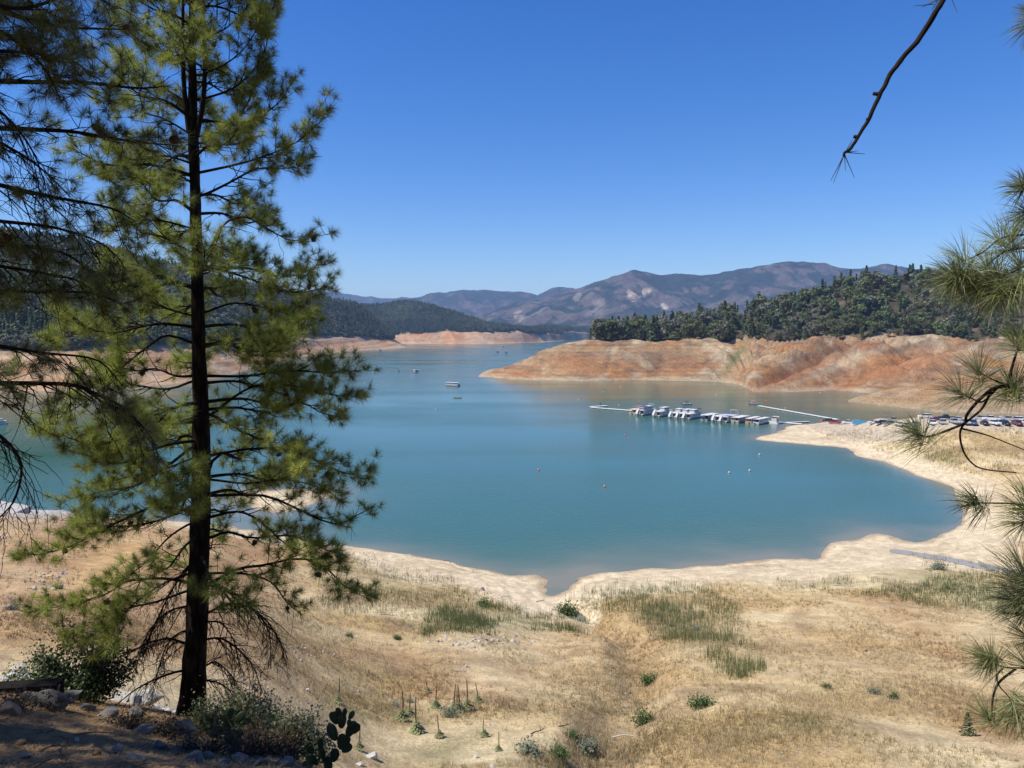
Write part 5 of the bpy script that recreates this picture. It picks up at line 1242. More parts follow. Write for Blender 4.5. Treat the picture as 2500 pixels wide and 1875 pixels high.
houseboat_slide(wpt(-8, 1036), 0.25, 'grey and white two-deck houseboat anchored off the wooded left shore', None, True, False, None, 0.62)
# canoe
p = wpt(1117, 972); e = empty('canoe', p, 0.15); tag(e, 'bright yellow open canoe drifting alone on the blue water', 'canoe')
v = []; prof = [(-3.0, 0.06), (-1.8, 0.55), (0, 0.75), (1.8, 0.55), (3.0, 0.06)]
for z, k in ((-0.15, 0.45), (0.55, 1.0)): v += [(x, w * k, z + (0.18 if abs(x) > 2.5 and z > 0 else 0)) for x, w in prof] + [(x, -w * k, z + (0.18 if abs(x) > 2.5 and z > 0 else 0)) for x, w in reversed(prof)]
n = 10; MB().add(v, [tuple(range(n - 1, -1, -1))] + [(i, (i + 1) % n, (i + 1) % n + n, i + n) for i in range(n)]).build('hull', M_yellow, e)
MB().box(-2.0, -1.6, -0.42, 0.42, 0.3, 0.36).box(1.6, 2.0, -0.42, 0.42, 0.3, 0.36).build('seat', M_dark, e)
# buoys
def buoy_mesh(mat, nm):
    bm = bmesh.new(); bmesh.ops.create_uvsphere(bm, u_segments=10, v_segments=7, radius=0.42); me = bpy.data.meshes.new(nm); bm.to_mesh(me); bm.free(); me.materials.append(mat); return me
BW, BR = buoy_mesh(M_white, 'buoy'), buoy_mesh(M_pink, 'buoy')
def buoy(u, v, red):
    p = wpt(u, v); e = empty('buoy', p); tag(e, 'small red mooring buoy floating off the houseboat dock' if red else 'small white mooring buoy floating in the cove', 'buoy', 'red mooring buoys' if red else 'white mooring buoys')
    obj('float', BR if red else BW, e, (0, 0, 0.22)); MB().tube((0, 0, 0.6), (0, 0, 0.95), 0.06, 5).build('mooring_eye', M_rail, e)
for u, v, r in [(1526, 1063, 1), (1315, 1148, 1), (1476, 1189, 1), (1064, 1000, 0), (1413, 976, 0), (1473, 957, 0), (1560, 981, 1), (1511, 990, 0), (1749, 964, 0), (1822, 962, 0), (1870, 979, 1), (1804, 1003, 1), (2003, 959, 0), (2083, 961, 0), (1414, 922, 0), (1854, 1111, 0), (1780, 1155, 0), (1830, 1150, 0), (889, 935, 0), (1515, 945, 0)]: buoy(u, v, r)
# navigation post, and a white post standing in for a tiny figure
for u, v, lab in [(1466, 993, 'dark navigation post at the outer end of the houseboat dock'), (1917, 1003, 'white post standing in for a tiny figure half way along the narrow dock')]:
    p = wpt(u, v); e = empty('dock_post', p); tag(e, lab, 'post'); mt = M_white if u > 1800 else M_dark
    MB().tube((0, 0, -0.2), (0, 0, 2.4), 0.14, 8).build('post', mt, e); MB().box(-0.3, 0.3, -0.06, 0.06, 1.7, 2.4).build('marker_board', mt, e)

# ------------------------------------------------------------------ cars on the ramp and car park
M_tyre = plain('tyre_rubber', (0.02, 0.02, 0.02), 0.85); M_rim = plain('wheel_rim', (0.45, 0.45, 0.46), 0.3, 0.8); M_lamp = plain('headlamp_glass', (0.75, 0.75, 0.72), 0.1)
CARP = {k: plain('car_paint_' + k, c, 0.22, 0.0, 0.03, 1.0, 0.6) for k, c in dict(white=(.76, .76, .75), black=(.015, .015, .018), silver=(.42, .43, .44), grey=(.14, .145, .15), red=(.35, .03, .03), maroon=(.16, .025, .05), blue=(.05, .10, .25), gold=(.42, .36, .24)).items()}
BODY = {'pickup': [(-2.9, .45), (-2.9, 1.15), (-0.75, 1.15), (-0.7, 1.2), (1.35, 1.2), (2.7, 1.08), (2.9, .9), (2.9, .45)],
        'suv': [(-2.4, .42), (-2.45, 1.05), (-2.3, 1.15), (1.2, 1.15), (2.3, 1.02), (2.45, .85), (2.45, .42)],
        'sedan': [(-2.35, .38), (-2.4, .9), (-1.9, 1.0), (1.1, .98), (2.2, .85), (2.35, .7), (2.35, .38)]}
GLASS = {'pickup': [(-0.7, 1.2), (-0.55, 1.85), (0.75, 1.87), (1.45, 1.2)], 'suv': [(-2.3, 1.15), (-2.0, 1.76), (0.35, 1.78), (1.15, 1.15)], 'sedan': [(-1.75, .99), (-1.05, 1.42), (0.25, 1.43), (1.05, .98)]}
CARM = {}
def taper(prof, w0, w1):
    zs = [z for _, z in prof]; lo, hi = min(zs), max(zs); n = len(prof)
    v = [(x, -(w0 + (w1 - w0) * (z - lo) / (hi - lo)), z) for x, z in prof] + [(x, (w0 + (w1 - w0) * (z - lo) / (hi - lo)), z) for x, z in prof]
    return MB().add(v, [tuple(range(n)), tuple(range(2 * n - 1, n - 1, -1))] + [(i, i + n, (i + 1) % n + n, (i + 1) % n) for i in range(n)])
for k in BODY:
    g = GLASS[k]; rz_ = g[1][1]
    whl = MB().tube((0, -0.12, 0), (0, 0.12, 0), 0.37, 14)
    CARM[k] = dict(body={c: taper(BODY[k], 0.95, 0.93).mesh('body', m_) for c, m_ in CARP.items()}, glass=taper([(x, z + 0.002) for x, z in g], 0.90, 0.74).mesh('glasshouse', M_glass),
                   roof={c: MB().box(g[1][0] - 0.04, g[2][0] + 0.02, -0.75, 0.75, rz_ + 0.004, rz_ + 0.07, 0.08, 0.06).mesh('roof', m_) for c, m_ in CARP.items()},
                   tyre=whl.mesh('tyre', M_tyre, True), rim=MB().tube((0, -0.13, 0), (0, 0.13, 0), 0.2, 10).mesh('rim', M_rim, True),
                   lamp=MB().box(-0.03, 0.03, -0.2, 0.2, -0.09, 0.09).mesh('headlight', M_lamp))
def car(kind, col, loc, rz, label, sc=1.1, grp='vehicles parked on the ramp'):
    e = empty({'pickup': 'pickup_truck', 'suv': 'suv', 'sedan': 'car'}[kind], loc, rz, sc); tag(e, label, {'pickup': 'truck', 'suv': 'suv', 'sedan': 'car'}[kind], grp); M = CARM[kind]
    obj('body', M['body'][col], e); obj('window_glass', M['glass'], e); obj('roof', M['roof'][col], e)
    if kind == 'pickup': MB().box(-2.8, -0.8, -0.78, 0.78, 1.152, 1.16).build('truck_bed', M_dark, e)
    xw = 1.75 if kind == 'pickup' else 1.45
    for x in (-xw, xw):
        for s in (-1, 1):
            w = obj('wheel', M['tyre'], e, (x, s * 0.86, 0.37)); obj('rim', M['rim'], w)
    fx = max(p[0] for p in BODY[kind])
    for s in (-1, 1): obj('headlight', M['lamp'], e, (fx + 0.005, s * 0.66, 0.78))
    return e
def lotpt(u, back):
    """a place on the ramp, back metres behind its near edge"""
    d = interp(u, [(p[0], p[2]) for p in LOT]); d = float(d) + back; p = drop(wx(u, d), d); return p
crng = np.random.default_rng(5)
colours = ['white', 'black', 'silver', 'grey', 'white', 'maroon', 'white', 'black', 'silver', 'blue', 'gold']
WH = {'suv': 'suv', 'sedan': 'car', 'pickup': 'pickup'}
def park(u, back, kind, col, face, label):
    p = lotpt(u, back); car(kind, col, (p.x, p.y, p.z + 0.01), face, label)
AWAY, TOW, SIDE = math.pi / 2, -math.pi / 2, 0.0
park(2044, 5, 'pickup', 'red', 2.7, 'red pickup standing on the boat ramp before the white one')
park(2078, 5, 'pickup', 'white', 2.9, 'white pickup between the red pickup and the blue container')
park(2026, 7, 'suv', 'black', 2.6, 'black suv low on the boat ramp by the dock end')
park(2140, 6, 'sedan', 'white', 2.9, 'white car on the ramp beside the blue container')
park(2158, 7, 'suv', 'black', 2.9, 'black suv on the ramp behind the white car by the container')
park(2176, 6, 'suv', 'grey', 2.8, 'grey suv partly behind the pine tuft on the ramp')
park(2190, 14, 'pickup', 'gold', 2.9, 'gold pickup in the back row above the ramp')
fr = [(2204, 'suv', 'white'), (2222, 'sedan', 'gold'), (2245, 'suv', 'grey'), (2284, 'pickup', 'white'), (2310, 'suv', 'silver'), (2337, 'pickup', 'silver'), (2364, 'pickup', 'silver'), (2385, 'suv', 'blue'), (2413, 'sedan', 'black'), (2435, 'pickup', 'white'), (2463, 'suv', 'black'), (2493, 'pickup', 'maroon'), (2520, 'suv', 'white')]
for i, (u, k, c) in enumerate(fr):
    nx = fr[i + 1] if i + 1 < len(fr) else None; pv_ = fr[i - 1] if i else None
    lab = f"{c} {WH[k]} parked nose out in the front row" + (f", next to a {pv_[2]} {WH[pv_[1]]}" if pv_ else ', first of the row')
    park(u, 4, k, c, TOW + crng.uniform(-0.25, 0.1), lab)
bk = [(2265, 'suv', 'white'), (2292, 'sedan', 'maroon'), (2318, 'pickup', 'black'), (2345, 'sedan', 'silver'), (2402, 'suv', 'silver'), (2428, 'pickup', 'white'), (2448, 'sedan', 'white'), (2472, 'pickup', 'silver'), (2490, 'suv', 'white')]
for i, (u, k, c) in enumerate(bk):
    pv_ = bk[i - 1] if i else None
    park(u, 17 if i % 2 else 20, k, c, 2.7 + crng.uniform(-0.3, 0.3), f"{c} {WH[k]} parked sideways in the back row" + (f", next to a {pv_[2]} {WH[pv_[1]]}" if pv_ else ', first of that row'))
# blue container on the ramp
p = lotpt(2104, 5); e = empty('container', p, 2.95); tag(e, 'bright blue open-topped container standing on the boat ramp', 'container')
M_cont = plain('blue_container_paint', (0.10, 0.33, 0.52), 0.5); c = MB(); c.box(-3.1, 3.1, -1.2, 1.2, 0.1, 0.2)
for a in ((-3.1, 3.1, -1.2, -1.12), (-3.1, 3.1, 1.12, 1.2), (-3.1, -3.02, -1.12, 1.12), (3.02, 3.1, -1.12, 1.12)): c.box(*a, 0.2, 1.9)
c.build('box', M_cont, e); q = MB()
for k in range(9): q.box(-2.9 + 0.72 * k, -2.8 + 0.72 * k, -1.26, -1.2, 0.2, 1.85)
q.build('rib', M_cont, e); MB().box(-0.1, 3.0, -1.0, 1.0, 1.9, 1.98).build('lid', M_cont, e)
# red marker post beside the ramp
p = lotpt(2012, 3); e = empty('marker_post', p); tag(e, 'red and white marker post at the foot of the boat ramp', 'post')
MB().box(-0.25, 0.25, -0.25, 0.25, -0.1, 2.6, 0.1, 0.1).build('post', M_orange, e); MB().box(-1.3, 0.0, -0.3, -0.26, 1.2, 1.5).build('sign_board', M_offw, e)
# the road on the causeway
M_road = plain('grey_asphalt', (0.27, 0.255, 0.235), 0.9, scale=0.6, var=0.15)
rp = [hit(u, v) for u, v in [(2172, 1344), (2215, 1350), (2260, 1357), (2305, 1364), (2350, 1373), (2420, 1387), (2500, 1402), (2580, 1420), (2680, 1440)]]
rp = None if any(p is None for p in rp) else [Vector(q) for q in catmull(rp, 40)]
if rp:
    V = []
    for i, p in enumerate(rp):
        d = (rp[min(i + 1, len(rp) - 1)] - rp[max(i - 1, 0)]); n_ = Vector((-d.y, d.x, 0)).normalized()
        for s in (-1.9, -0.6, 0.6, 1.9):
            q = p + n_ * s * (0.6 if i == 0 else 1); g = drop(q.x, q.y); V.append((q.x, q.y, g.z + 0.07))
    me = mesh_np('road', np.array(V), grid_faces(len(rp), 4), M_road, True); tag(obj('road', me), 'narrow grey asphalt road on the sandy causeway', None, None, 'structure')
# ------------------------------------------------------------------ stones
def stone_mesh(seed, mat, n=16, flat=0.7, rough=0.42):
    rng = np.random.default_rng(seed); bm = bmesh.new()
    for k in range(n):
        d = rng.normal(size=3); d /= np.linalg.norm(d); d *= rng.uniform(1 - rough, 1.0); bm.verts.new((d[0], d[1] * rng.uniform(0.75, 1), d[2] * flat))
    r = bmesh.ops.convex_hull(bm, input=bm.verts); bmesh.ops.delete(bm, geom=[g for g in r['geom_interior'] if isinstance(g, bmesh.types.BMVert)], context='VERTS')
    bmesh.ops.bevel(bm, geom=list(bm.edges), offset=0.045, segments=1, affect='EDGES', profile=0.7)
    me = bpy.data.meshes.new('stone'); bm.to_mesh(me); bm.free(); me.materials.append(mat); return me
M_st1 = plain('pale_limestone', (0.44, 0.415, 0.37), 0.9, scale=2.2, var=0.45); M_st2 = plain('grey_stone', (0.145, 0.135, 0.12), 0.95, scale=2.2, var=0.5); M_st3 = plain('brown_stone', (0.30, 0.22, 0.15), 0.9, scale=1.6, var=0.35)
ST = [[stone_mesh(600 + 10 * j + k, m_, 18 + 4 * (k % 3), 0.6 + 0.12 * (k % 3)) for k in range(6)] for j, m_ in enumerate((M_st1, M_st2, M_st3))]
srng = np.random.default_rng(44)
def stone(p, r, pal, label, grp, name='rock', flat=1.0):
    if p is None: return None
    o = obj(name, ST[pal][srng.integers(6)], None, (p.x, p.y, p.z + r * 0.22), (srng.uniform(-.25, .25), srng.uniform(-.25, .25), srng.uniform(0, 6.28)), (r * srng.uniform(.85, 1.25), r * srng.uniform(.8, 1.1), r * srng.uniform(.7, 1.05) * flat))
    return tag(o, label, 'rock', grp)
def stone_px(u, v, px, pal, label, grp=None):
    p = hit(u, v)
    if p is None: return
    r = px * p.y / F / 2; return stone(p, r, pal, label, grp)
stone_px(905, 1850, 46, 0, 'big pale block of rock on the dry grass beside the cactus')
stone_px(878, 1868, 26, 0, 'lower pale rock leaning against the big pale block')
stone_px(1162, 1850, 24, 0, 'upright pale pointed rock alone on the grass slope')
stone_px(1205, 1872, 22, 0, 'flat pale rock just beyond the upright pointed rock')
stone_px(1138, 1628, 15, 0, 'white rock lying alone on the bare sandy mound')
stone_px(1176, 1440, 20, 0, 'brown-white boulder on the beach left of the inlet')
stone_px(2110, 1590, 20, 2, 'dark brown boulder alone on the dry slope')
stone_px(750, 1685, 17, 0, 'left one of two touching grey stones on the sandy slope'); stone_px(764, 1687, 15, 1, 'right one of two touching grey stones on the sandy slope')
def cluster(n, pts, s0, s1, pal, label, grp):
    """pts: (u, v, ru, rv, weight)"""
    w = np.array([p[4] for p in pts], float); w /= w.sum()
    for k in range(n):
        c = pts[srng.choice(len(pts), p=w)]; u, v = srng.normal(c[0], c[2] * 0.5), srng.normal(c[1], c[3] * 0.5)
        px = s0 + (s1 - s0) * srng.uniform(0, 1) ** 2.2; q = (px - s0) / (s1 - s0); g_ = srng.uniform() < 0.75
        stone_px(u, v, px, pal if g_ else (pal + 1) % 2, ('big ' if q > .55 else ('middle-sized ' if q > .2 else 'little ')) + (label if g_ or pal == 2 else label.replace('pale', 'greyer').replace('white', 'greyer')), grp)
cluster(70, [(1150, 1563, 110, 14, 1.0), (1240, 1565, 80, 14, 0.7)], 4, 17, 0, 'pale rock in the scree on the crest of the sandy mound', 'scree on the sandy mound')
cluster(55, [(110, 1410, 45, 16, 1), (95, 1440, 40, 14, 1), (60, 1465, 60, 10, .8), (130, 1390, 30, 12, .6), (40, 1310, 70, 20, .5)], 4, 17, 0, 'white rock scattered on the reddish slope beyond the pine', 'white rocks beyond the pine')
cluster(40, [(725, 1585, 22, 10, 1), (770, 1600, 60, 14, .6), (690, 1630, 50, 20, .6), (850, 1610, 80, 30, .5), (880, 1690, 70, 12, .5)], 4, 14, 0, 'pale stone in the loose group on the sandy slope right of the pine trunk', 'stones right of the pine trunk')
cluster(24, [(1485, 1640, 9, 20, 1), (1530, 1690, 8, 22, 1), (1550, 1740, 8, 18, .8), (1550, 1820, 40, 20, .8), (1480, 1620, 10, 10, .5)], 4, 12, 0, 'white stone in the dry gully bed', 'stones in the gully')
cluster(26, [(1930, 1840, 60, 14, 1), (1800, 1790, 60, 12, .7), (2050, 1850, 80, 14, .7)], 3, 8, 0, 'small pale stone on the gravelly knoll', 'stones on the gravelly knoll')
cluster(14, [(1100, 1372, 40, 6, 1), (1170, 1395, 30, 8, 1), (1550, 1388, 60, 3, .6), (2030, 1330, 15, 8, .6)], 4, 8, 2, 'dark stone at the water edge of the near beach', 'stones at the water edge')
cluster(30, [(2330, 1080, 150, 30, 1), (2240, 1105, 60, 20, .6)], 3, 7, 0, 'pale stone on the grassy bank below the parked cars', 'stones below the parked cars')
# pebbles too many to count
def pebble_field(n, pts, s0, s1, seed):
    rng = np.random.default_rng(seed); V = []; Fq = []; base = np.array([(1, 0, 0), (-.6, .8, 0), (-.5, -.85, 0), (0.1, 0, .8)]); tri = np.array([(0, 1, 3), (1, 2, 3), (2, 0, 3)])
    w = np.array([p[4] for p in pts], float); w /= w.sum(); k = 0
    for i in range(n):
        c = pts[rng.choice(len(pts), p=w)]; p = hit(rng.normal(c[0], c[2] * .5), rng.normal(c[1], c[3] * .5))
        if p is None or p.y > 250: continue
        r = rng.uniform(s0, s1) * p.y / F / 2; a = rng.uniform(0, 6.28); R = np.array([(math.cos(a), -math.sin(a), 0), (math.sin(a), math.cos(a), 0), (0, 0, 1)])
        V.append((base * r * rng.uniform(.7, 1.2, 3)) @ R.T + np.array(p)); Fq.append(tri + 4 * k); k += 1
    o = obj('pebbles', mesh_np('pebbles', np.concatenate(V), np.concatenate(Fq), M_st1)); return tag(o, 'loose pale pebbles strewn over the dry slope', 'pebbles', None, 'stuff')
pebble_field(2600, [(1150, 1575, 150, 30, 1), (850, 1640, 160, 60, 1), (100, 1400, 160, 120, 1), (1900, 1830, 250, 50, 1), (1520, 1700, 40, 120, .5), (2300, 1100, 200, 60, .5), (1300, 1700, 400, 150, .8), (100, 1560, 200, 30, .6), (80, 1260, 150, 25, .5)], 1.8, 5.5, 8)

# ------------------------------------------------------------------ foreground terrace: rocks, timber, litter
def fg_rock(u, v, px, pal, label, flat=1.0):
    p = hit(u, v)
    if p is None: return
    r = px * p.y / F / 2; return stone(p, r, pal, label, None, 'rock', flat)
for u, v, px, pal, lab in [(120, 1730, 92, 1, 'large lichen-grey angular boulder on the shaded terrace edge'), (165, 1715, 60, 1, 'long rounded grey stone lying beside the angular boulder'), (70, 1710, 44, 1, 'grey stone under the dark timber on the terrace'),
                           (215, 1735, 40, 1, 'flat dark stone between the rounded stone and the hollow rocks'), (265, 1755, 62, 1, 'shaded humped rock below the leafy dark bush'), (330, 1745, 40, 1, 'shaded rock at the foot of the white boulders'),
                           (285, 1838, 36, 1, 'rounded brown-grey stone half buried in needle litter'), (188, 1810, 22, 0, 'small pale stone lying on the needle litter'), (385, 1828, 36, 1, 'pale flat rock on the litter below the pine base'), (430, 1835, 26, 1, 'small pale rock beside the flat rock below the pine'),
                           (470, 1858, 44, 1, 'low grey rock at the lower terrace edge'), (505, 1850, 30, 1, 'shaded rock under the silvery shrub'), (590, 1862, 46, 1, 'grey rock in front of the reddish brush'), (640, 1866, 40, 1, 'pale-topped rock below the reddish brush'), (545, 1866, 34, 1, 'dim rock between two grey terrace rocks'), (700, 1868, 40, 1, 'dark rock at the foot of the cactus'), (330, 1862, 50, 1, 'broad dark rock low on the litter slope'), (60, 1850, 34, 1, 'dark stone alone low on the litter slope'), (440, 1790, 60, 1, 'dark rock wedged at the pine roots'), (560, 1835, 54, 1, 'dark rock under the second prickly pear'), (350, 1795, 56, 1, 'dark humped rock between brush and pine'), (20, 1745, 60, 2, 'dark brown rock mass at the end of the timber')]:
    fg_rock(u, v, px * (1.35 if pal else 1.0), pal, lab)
for u, v, d, r, lab in [(350, 1700, 19.0, 0.50, 'big white sunlit boulder behind the terrace'), (325, 1722, 18.0, 0.36, 'white boulder in front of the big sunlit one'), (385, 1712, 19.5, 0.30, 'squat white boulder touching the big sunlit one'), (300, 1705, 19.0, 0.30, 'white rock under the dark leafy bush'), (410, 1745, 17.5, 0.22, 'small white rock near the pine base'), (430, 1755, 17.0, 0.2, 'smallest white rock beside the pine base'), (285, 1715, 18.0, 0.22, 'angular white rock shaded by the leafy bush'),
                        (30, 1640, 24.0, 0.45, 'white riprap rock beyond the timber'), (60, 1645, 24.0, 0.32, 'flat white riprap rock by the leafy bush'), (10, 1660, 22.5, 0.35, 'white riprap rock at the timber'), (45, 1625, 25.5, 0.38, 'pale long riprap rock on top of the heap')]:
    p = drop(*at(u, v, d)[:2])
    stone(Vector((p.x, p.y, p.z)), r, 0, lab, None)
M_timber = plain('dark_old_timber', (0.016, 0.013, 0.011), 0.98, scale=4, spec=0.1)
p0, p1 = at(-160, 1690, 13.6), at(146, 1700, 13.9); dl = (p1 - p0); tl_ = empty('timber_beam', p0, math.atan2(dl.y, dl.x)); tag(tl_, 'dark squared timber beam lying along the terrace edge', 'timber')
g0 = min(drop(*p0[:2]).z, drop(*p1[:2]).z); 
MB().box(0, dl.length, -0.16, 0.16, -0.55, 0.06).build('beam', M_timber, tl_); MB().box(0.3, 0.42, -0.18, -0.162, -0.4, 0.03).build('strap', M_rail, tl_)
# needle litter on the terrace
rng = np.random.default_rng(12); V = []; n = 60000
lx = rng.uniform(-9, 3.5, n); ly = rng.uniform(6.5, 16.5, n)
lz = np.interp(0, [0], [0]) + near_z(lx, ly); a = rng.uniform(0, 6.28, n); L = rng.uniform(.06, .16, n); dx, dy = np.cos(a) * L, np.sin(a) * L; tz = rng.uniform(0, .05, n) ; w = 0.004
c = np.stack([lx, ly, lz + 0.012], 1); d = np.stack([dx, dy, tz], 1); s_ = np.stack([-np.sin(a) * w, np.cos(a) * w, np.zeros(n)], 1)
V = np.stack([c - d - s_, c - d + s_, c + d], 1).reshape(-1, 3)
cc = np.repeat(np.array([0.30, 0.19, 0.09]) * rng.uniform(.5, 1.5, (n, 1)), 3, 0)
M_litter = leafmat('needle_litter', (.3, .2, .1), 0.0, 0.15, 0, 0.8, attr=True)
tag(obj('needle_litter', mesh_np('needle_litter', V, np.arange(3 * n).reshape(-1, 3), M_litter, False, cc)), 'brown fallen pine needles covering the shaded terrace', 'litter', None, 'stuff')
W_ = Wood(); rng = np.random.default_rng(15)
for k in range(420):
    x, y = rng.uniform(-8.5, 2.5), rng.uniform(7.5, 15.5); z = float(near_z(np.array([x]), np.array([y]))[0]) if k < 0 else drop(x, y).z; a = rng.uniform(0, 6.28); L = rng.uniform(.1, .45); c = np.array([x, y, z + .03]); d = np.array([math.cos(a), math.sin(a), rng.uniform(-.1, .35)]) * L / 2
    W_.tube(np.stack([c - d, c + rng.normal(size=3) * .02, c + d]), rng.uniform(.004, .011), .003, 4)
tag(obj('twig_litter', W_.mesh('twig_litter', M_bark)), 'broken dark twigs strewn over the shaded terrace', 'litter', None, 'stuff')
for k in range(9):
    p = hit(rng.uniform(40, 620), rng.uniform(1800, 1868)); o = obj('fallen_cone', CONE, None, p + Vector((0, 0, .035)), (1.5, rng.uniform(0, 6), rng.uniform(0, 6)), rng.uniform(.8, 1.3)); tag(o, 'fallen brown pine cone lying on the shaded needle litter', 'pine cone', 'fallen pine cones')
for k, (u, v, L, a, lab) in enumerate([(215, 1800, .8, .2, 'pale fallen stick on the needle litter'), (60, 1750, .5, .9, 'thin curved grey stick by the dark brown rock'), (125, 1835, .4, .5, 'short dark stick on the litter below the sticks'), (330, 1790, .7, -.4, 'fallen brown pine twig beside the humped rock'), (420, 1775, .6, .1, 'broken twig at the foot of the pine'), (160, 1845, .35, -.8, 'dark stub of wood half in the litter')]):
    p = hit(u, v); W_ = Wood(); P = catmull([np.array((-L / 2, 0, 0.02)), np.array((0, 0.05 * (-1) ** k, 0.05)), np.array((L / 2, 0, 0.02))], 8); W_.tube(P, .012, .006, 5)
    o = obj('fallen_stick', W_.mesh('fallen_stick', M_st2 if k < 2 else M_bark), None, p, (0, 0, a)); tag(o, lab, 'stick')

# ------------------------------------------------------------------ shrubs
def shrub(name, label, centre, rx, ry, rz, nstem, nleaf, leaf, lmat, smat, seed, hollow=0.0, cat='shrub', grp=None, squash=0.45, stemr=0.012):
    """stems from the base, leaves in clumps at their ends"""
    rng = np.random.default_rng(seed); e = empty(name, centre); tag(e, label, cat, grp); W_ = Wood(); pts = []; nr = []
    for k in range(nstem):
        a = rng.uniform(0, 6.28); q = math.sqrt(rng.uniform(0.02, 1)); h = rz * rng.uniform(0.35, 1.0) * math.sqrt(max(0.12, 1 - 0.75 * q * q))
        tip_ = np.array([rx * q * math.cos(a), ry * q * math.sin(a), h]); m_ = tip_ * np.array([.55, .55, .45]) + rng.normal(size=3) * 0.05 * rz
        C = catmull([np.array([rng.normal() * rx * .06, rng.normal() * ry * .06, -0.12]), m_, tip_], 8); W_.tube(C, stemr, stemr * .3, 4)
        for j in range(int(nleaf / nstem)):
            f = rng.uniform(0.35, 1.08); c0 = C[min(7, int(f * 7))]; off = rng.normal(size=3) * leaf * (2.2 + 1.2 * f); pts.append(c0 + off); nr.append(unit(off + UPV * .05) + UPV * .5)
    st = obj('stems', W_.mesh('stems', smat), e); v, f = leaf_cloud(rng, np.array(pts), np.array(nr), leaf, 0.8)
    k = v[:, 2] < -0.05; v[k, 2] = np.abs(v[k, 2]); obj('leaves', mesh_np('leaves', v, f, lmat), e); return e
M_glossy = leafmat('glossy_dark_leaves', (0.045, 0.068, 0.020), 0.25, 0.3, 0.0, 0.45, spec=0.3)
M_silver = leafmat('silvery_green_leaves', (0.19, 0.215, 0.095), 0.3, 0.3, 0.0, 0.45)
M_sage = leafmat('sage_leaves', (0.20, 0.22, 0.15), 0.2, 0.3, 0.1, 0.6); M_grn = leafmat('fresh_green_leaves', (0.085, 0.14, 0.035), 0.3, 0.3, 0.1, 0.5)
M_redtwig = plain('red_brown_stems', (0.13, 0.065, 0.045), 0.8, scale=10)
p = drop(*at(200, 1720, 15.2)[:2]); shrub('leafy_bush', 'dark glossy leafy bush on the terrace left of the pine trunk', p, 1.05, 0.8, 1.75, 80, 9500, 0.034, M_glossy, M_bark, 201)
p = drop(*at(85, 1690, 15.4)[:2]); shrub('leafy_bush', 'low bright-edged bush trailing over the timber', p, 0.65, 0.5, 0.75, 30, 1800, 0.028, M_grn, M_bark, 202)
p = drop(*at(585, 1800, 14.2)[:2]); shrub('silvery_shrub', 'silvery green shrub just right of the pine trunk', p, 0.85, 0.7, 1.35, 80, 7000, 0.030, M_silver, M_redtwig, 203)
p = drop(*at(500, 1800, 14.0)[:2]); shrub('silvery_shrub', 'small silvery shrub against the pine base', p, 0.4, 0.35, 0.9, 30, 1500, 0.026, M_silver, M_redtwig, 204)
p = drop(*at(690, 1850, 13.6)[:2]); shrub('silvery_shrub', 'silvery shrub with red-brown stems behind the cactus', p, 0.8, 0.6, 1.2, 80, 6000, 0.030, M_silver, M_redtwig, 205)
p = drop(*at(760, 1860, 13.4)[:2]); shrub('silvery_shrub', 'upright silvery shrub at the outer end of the terrace', p, 0.45, 0.4, 1.0, 40, 1800, 0.028, M_silver, M_redtwig, 206)
p = drop(*at(630, 1855, 13.0)[:2]); shrub('brush', 'tangle of bare red-brown stems below the silvery shrubs', p, 0.9, 0.5, 0.75, 150, 300, 0.02, M_silver, M_redtwig, 207, stemr=0.009)
M_drk = leafmat('dry_dark_leaves', (0.05, 0.04, 0.025), 0.1, 0.3, 0.0, 0.7)
for k, (u, v, d, r, h, lab) in enumerate([(120, 1755, 12.6, .5, .35, 'dark tangled dead brush in front of the angular boulder'), (310, 1790, 12.6, .55, .4, 'dark dead brush on the terrace below the white boulders'), (400, 1800, 12.8, .5, .35, 'brown needle-filled brush at the foot of the pine'), (500, 1860, 11.4, .6, .4, 'black tangled brush at the lower terrace edge'), (600, 1868, 11.2, .6, .45, 'dark twiggy brush in front of the bare red stems'), (690, 1885, 11.2, .5, .45, 'dark twiggy brush beside the large cactus'), (30, 1760, 12.0, .5, .35, 'dark dead brush under the end of the timber')]):
    p = drop(*at(u, v, d)[:2]); shrub('brush', lab, p, r, r * .7, h, 90, 700, .022, M_drk, M_bark, 230 + k, stemr=.008)
# prickly pears
M_pad = plain('cactus_pad', (0.05, 0.085, 0.038), 0.5, scale=12)
def pad_mesh():
    bm = bmesh.new(); bmesh.ops.create_uvsphere(bm, u_segments=14, v_segments=9, radius=1.0)
    for v in bm.verts: v.co = Vector((v.co.x * (0.62 + 0.1 * v.co.z), v.co.y * 0.12, v.co.z + 0.95))
    me = bpy.data.meshes.new('pad'); bm.to_mesh(me); bm.free(); me.materials.append(M_pad); me.polygons.foreach_set('use_smooth', [True] * len(me.polygons)); return me
PAD = pad_mesh()
def cactus(label, D, base_px, pads):
    p = drop(*at(*base_px, D)[:2]); e = empty('prickly_pear', p); tag(e, label, 'cactus')
    for (u, v, px, tilt) in pads:
        q = at(u, v, D) - Vector(p); r = px * D / F / 2; obj('pad', PAD, e, q, (random.uniform(-.25, .25), tilt, random.uniform(-.7, .7)), r)
    return e
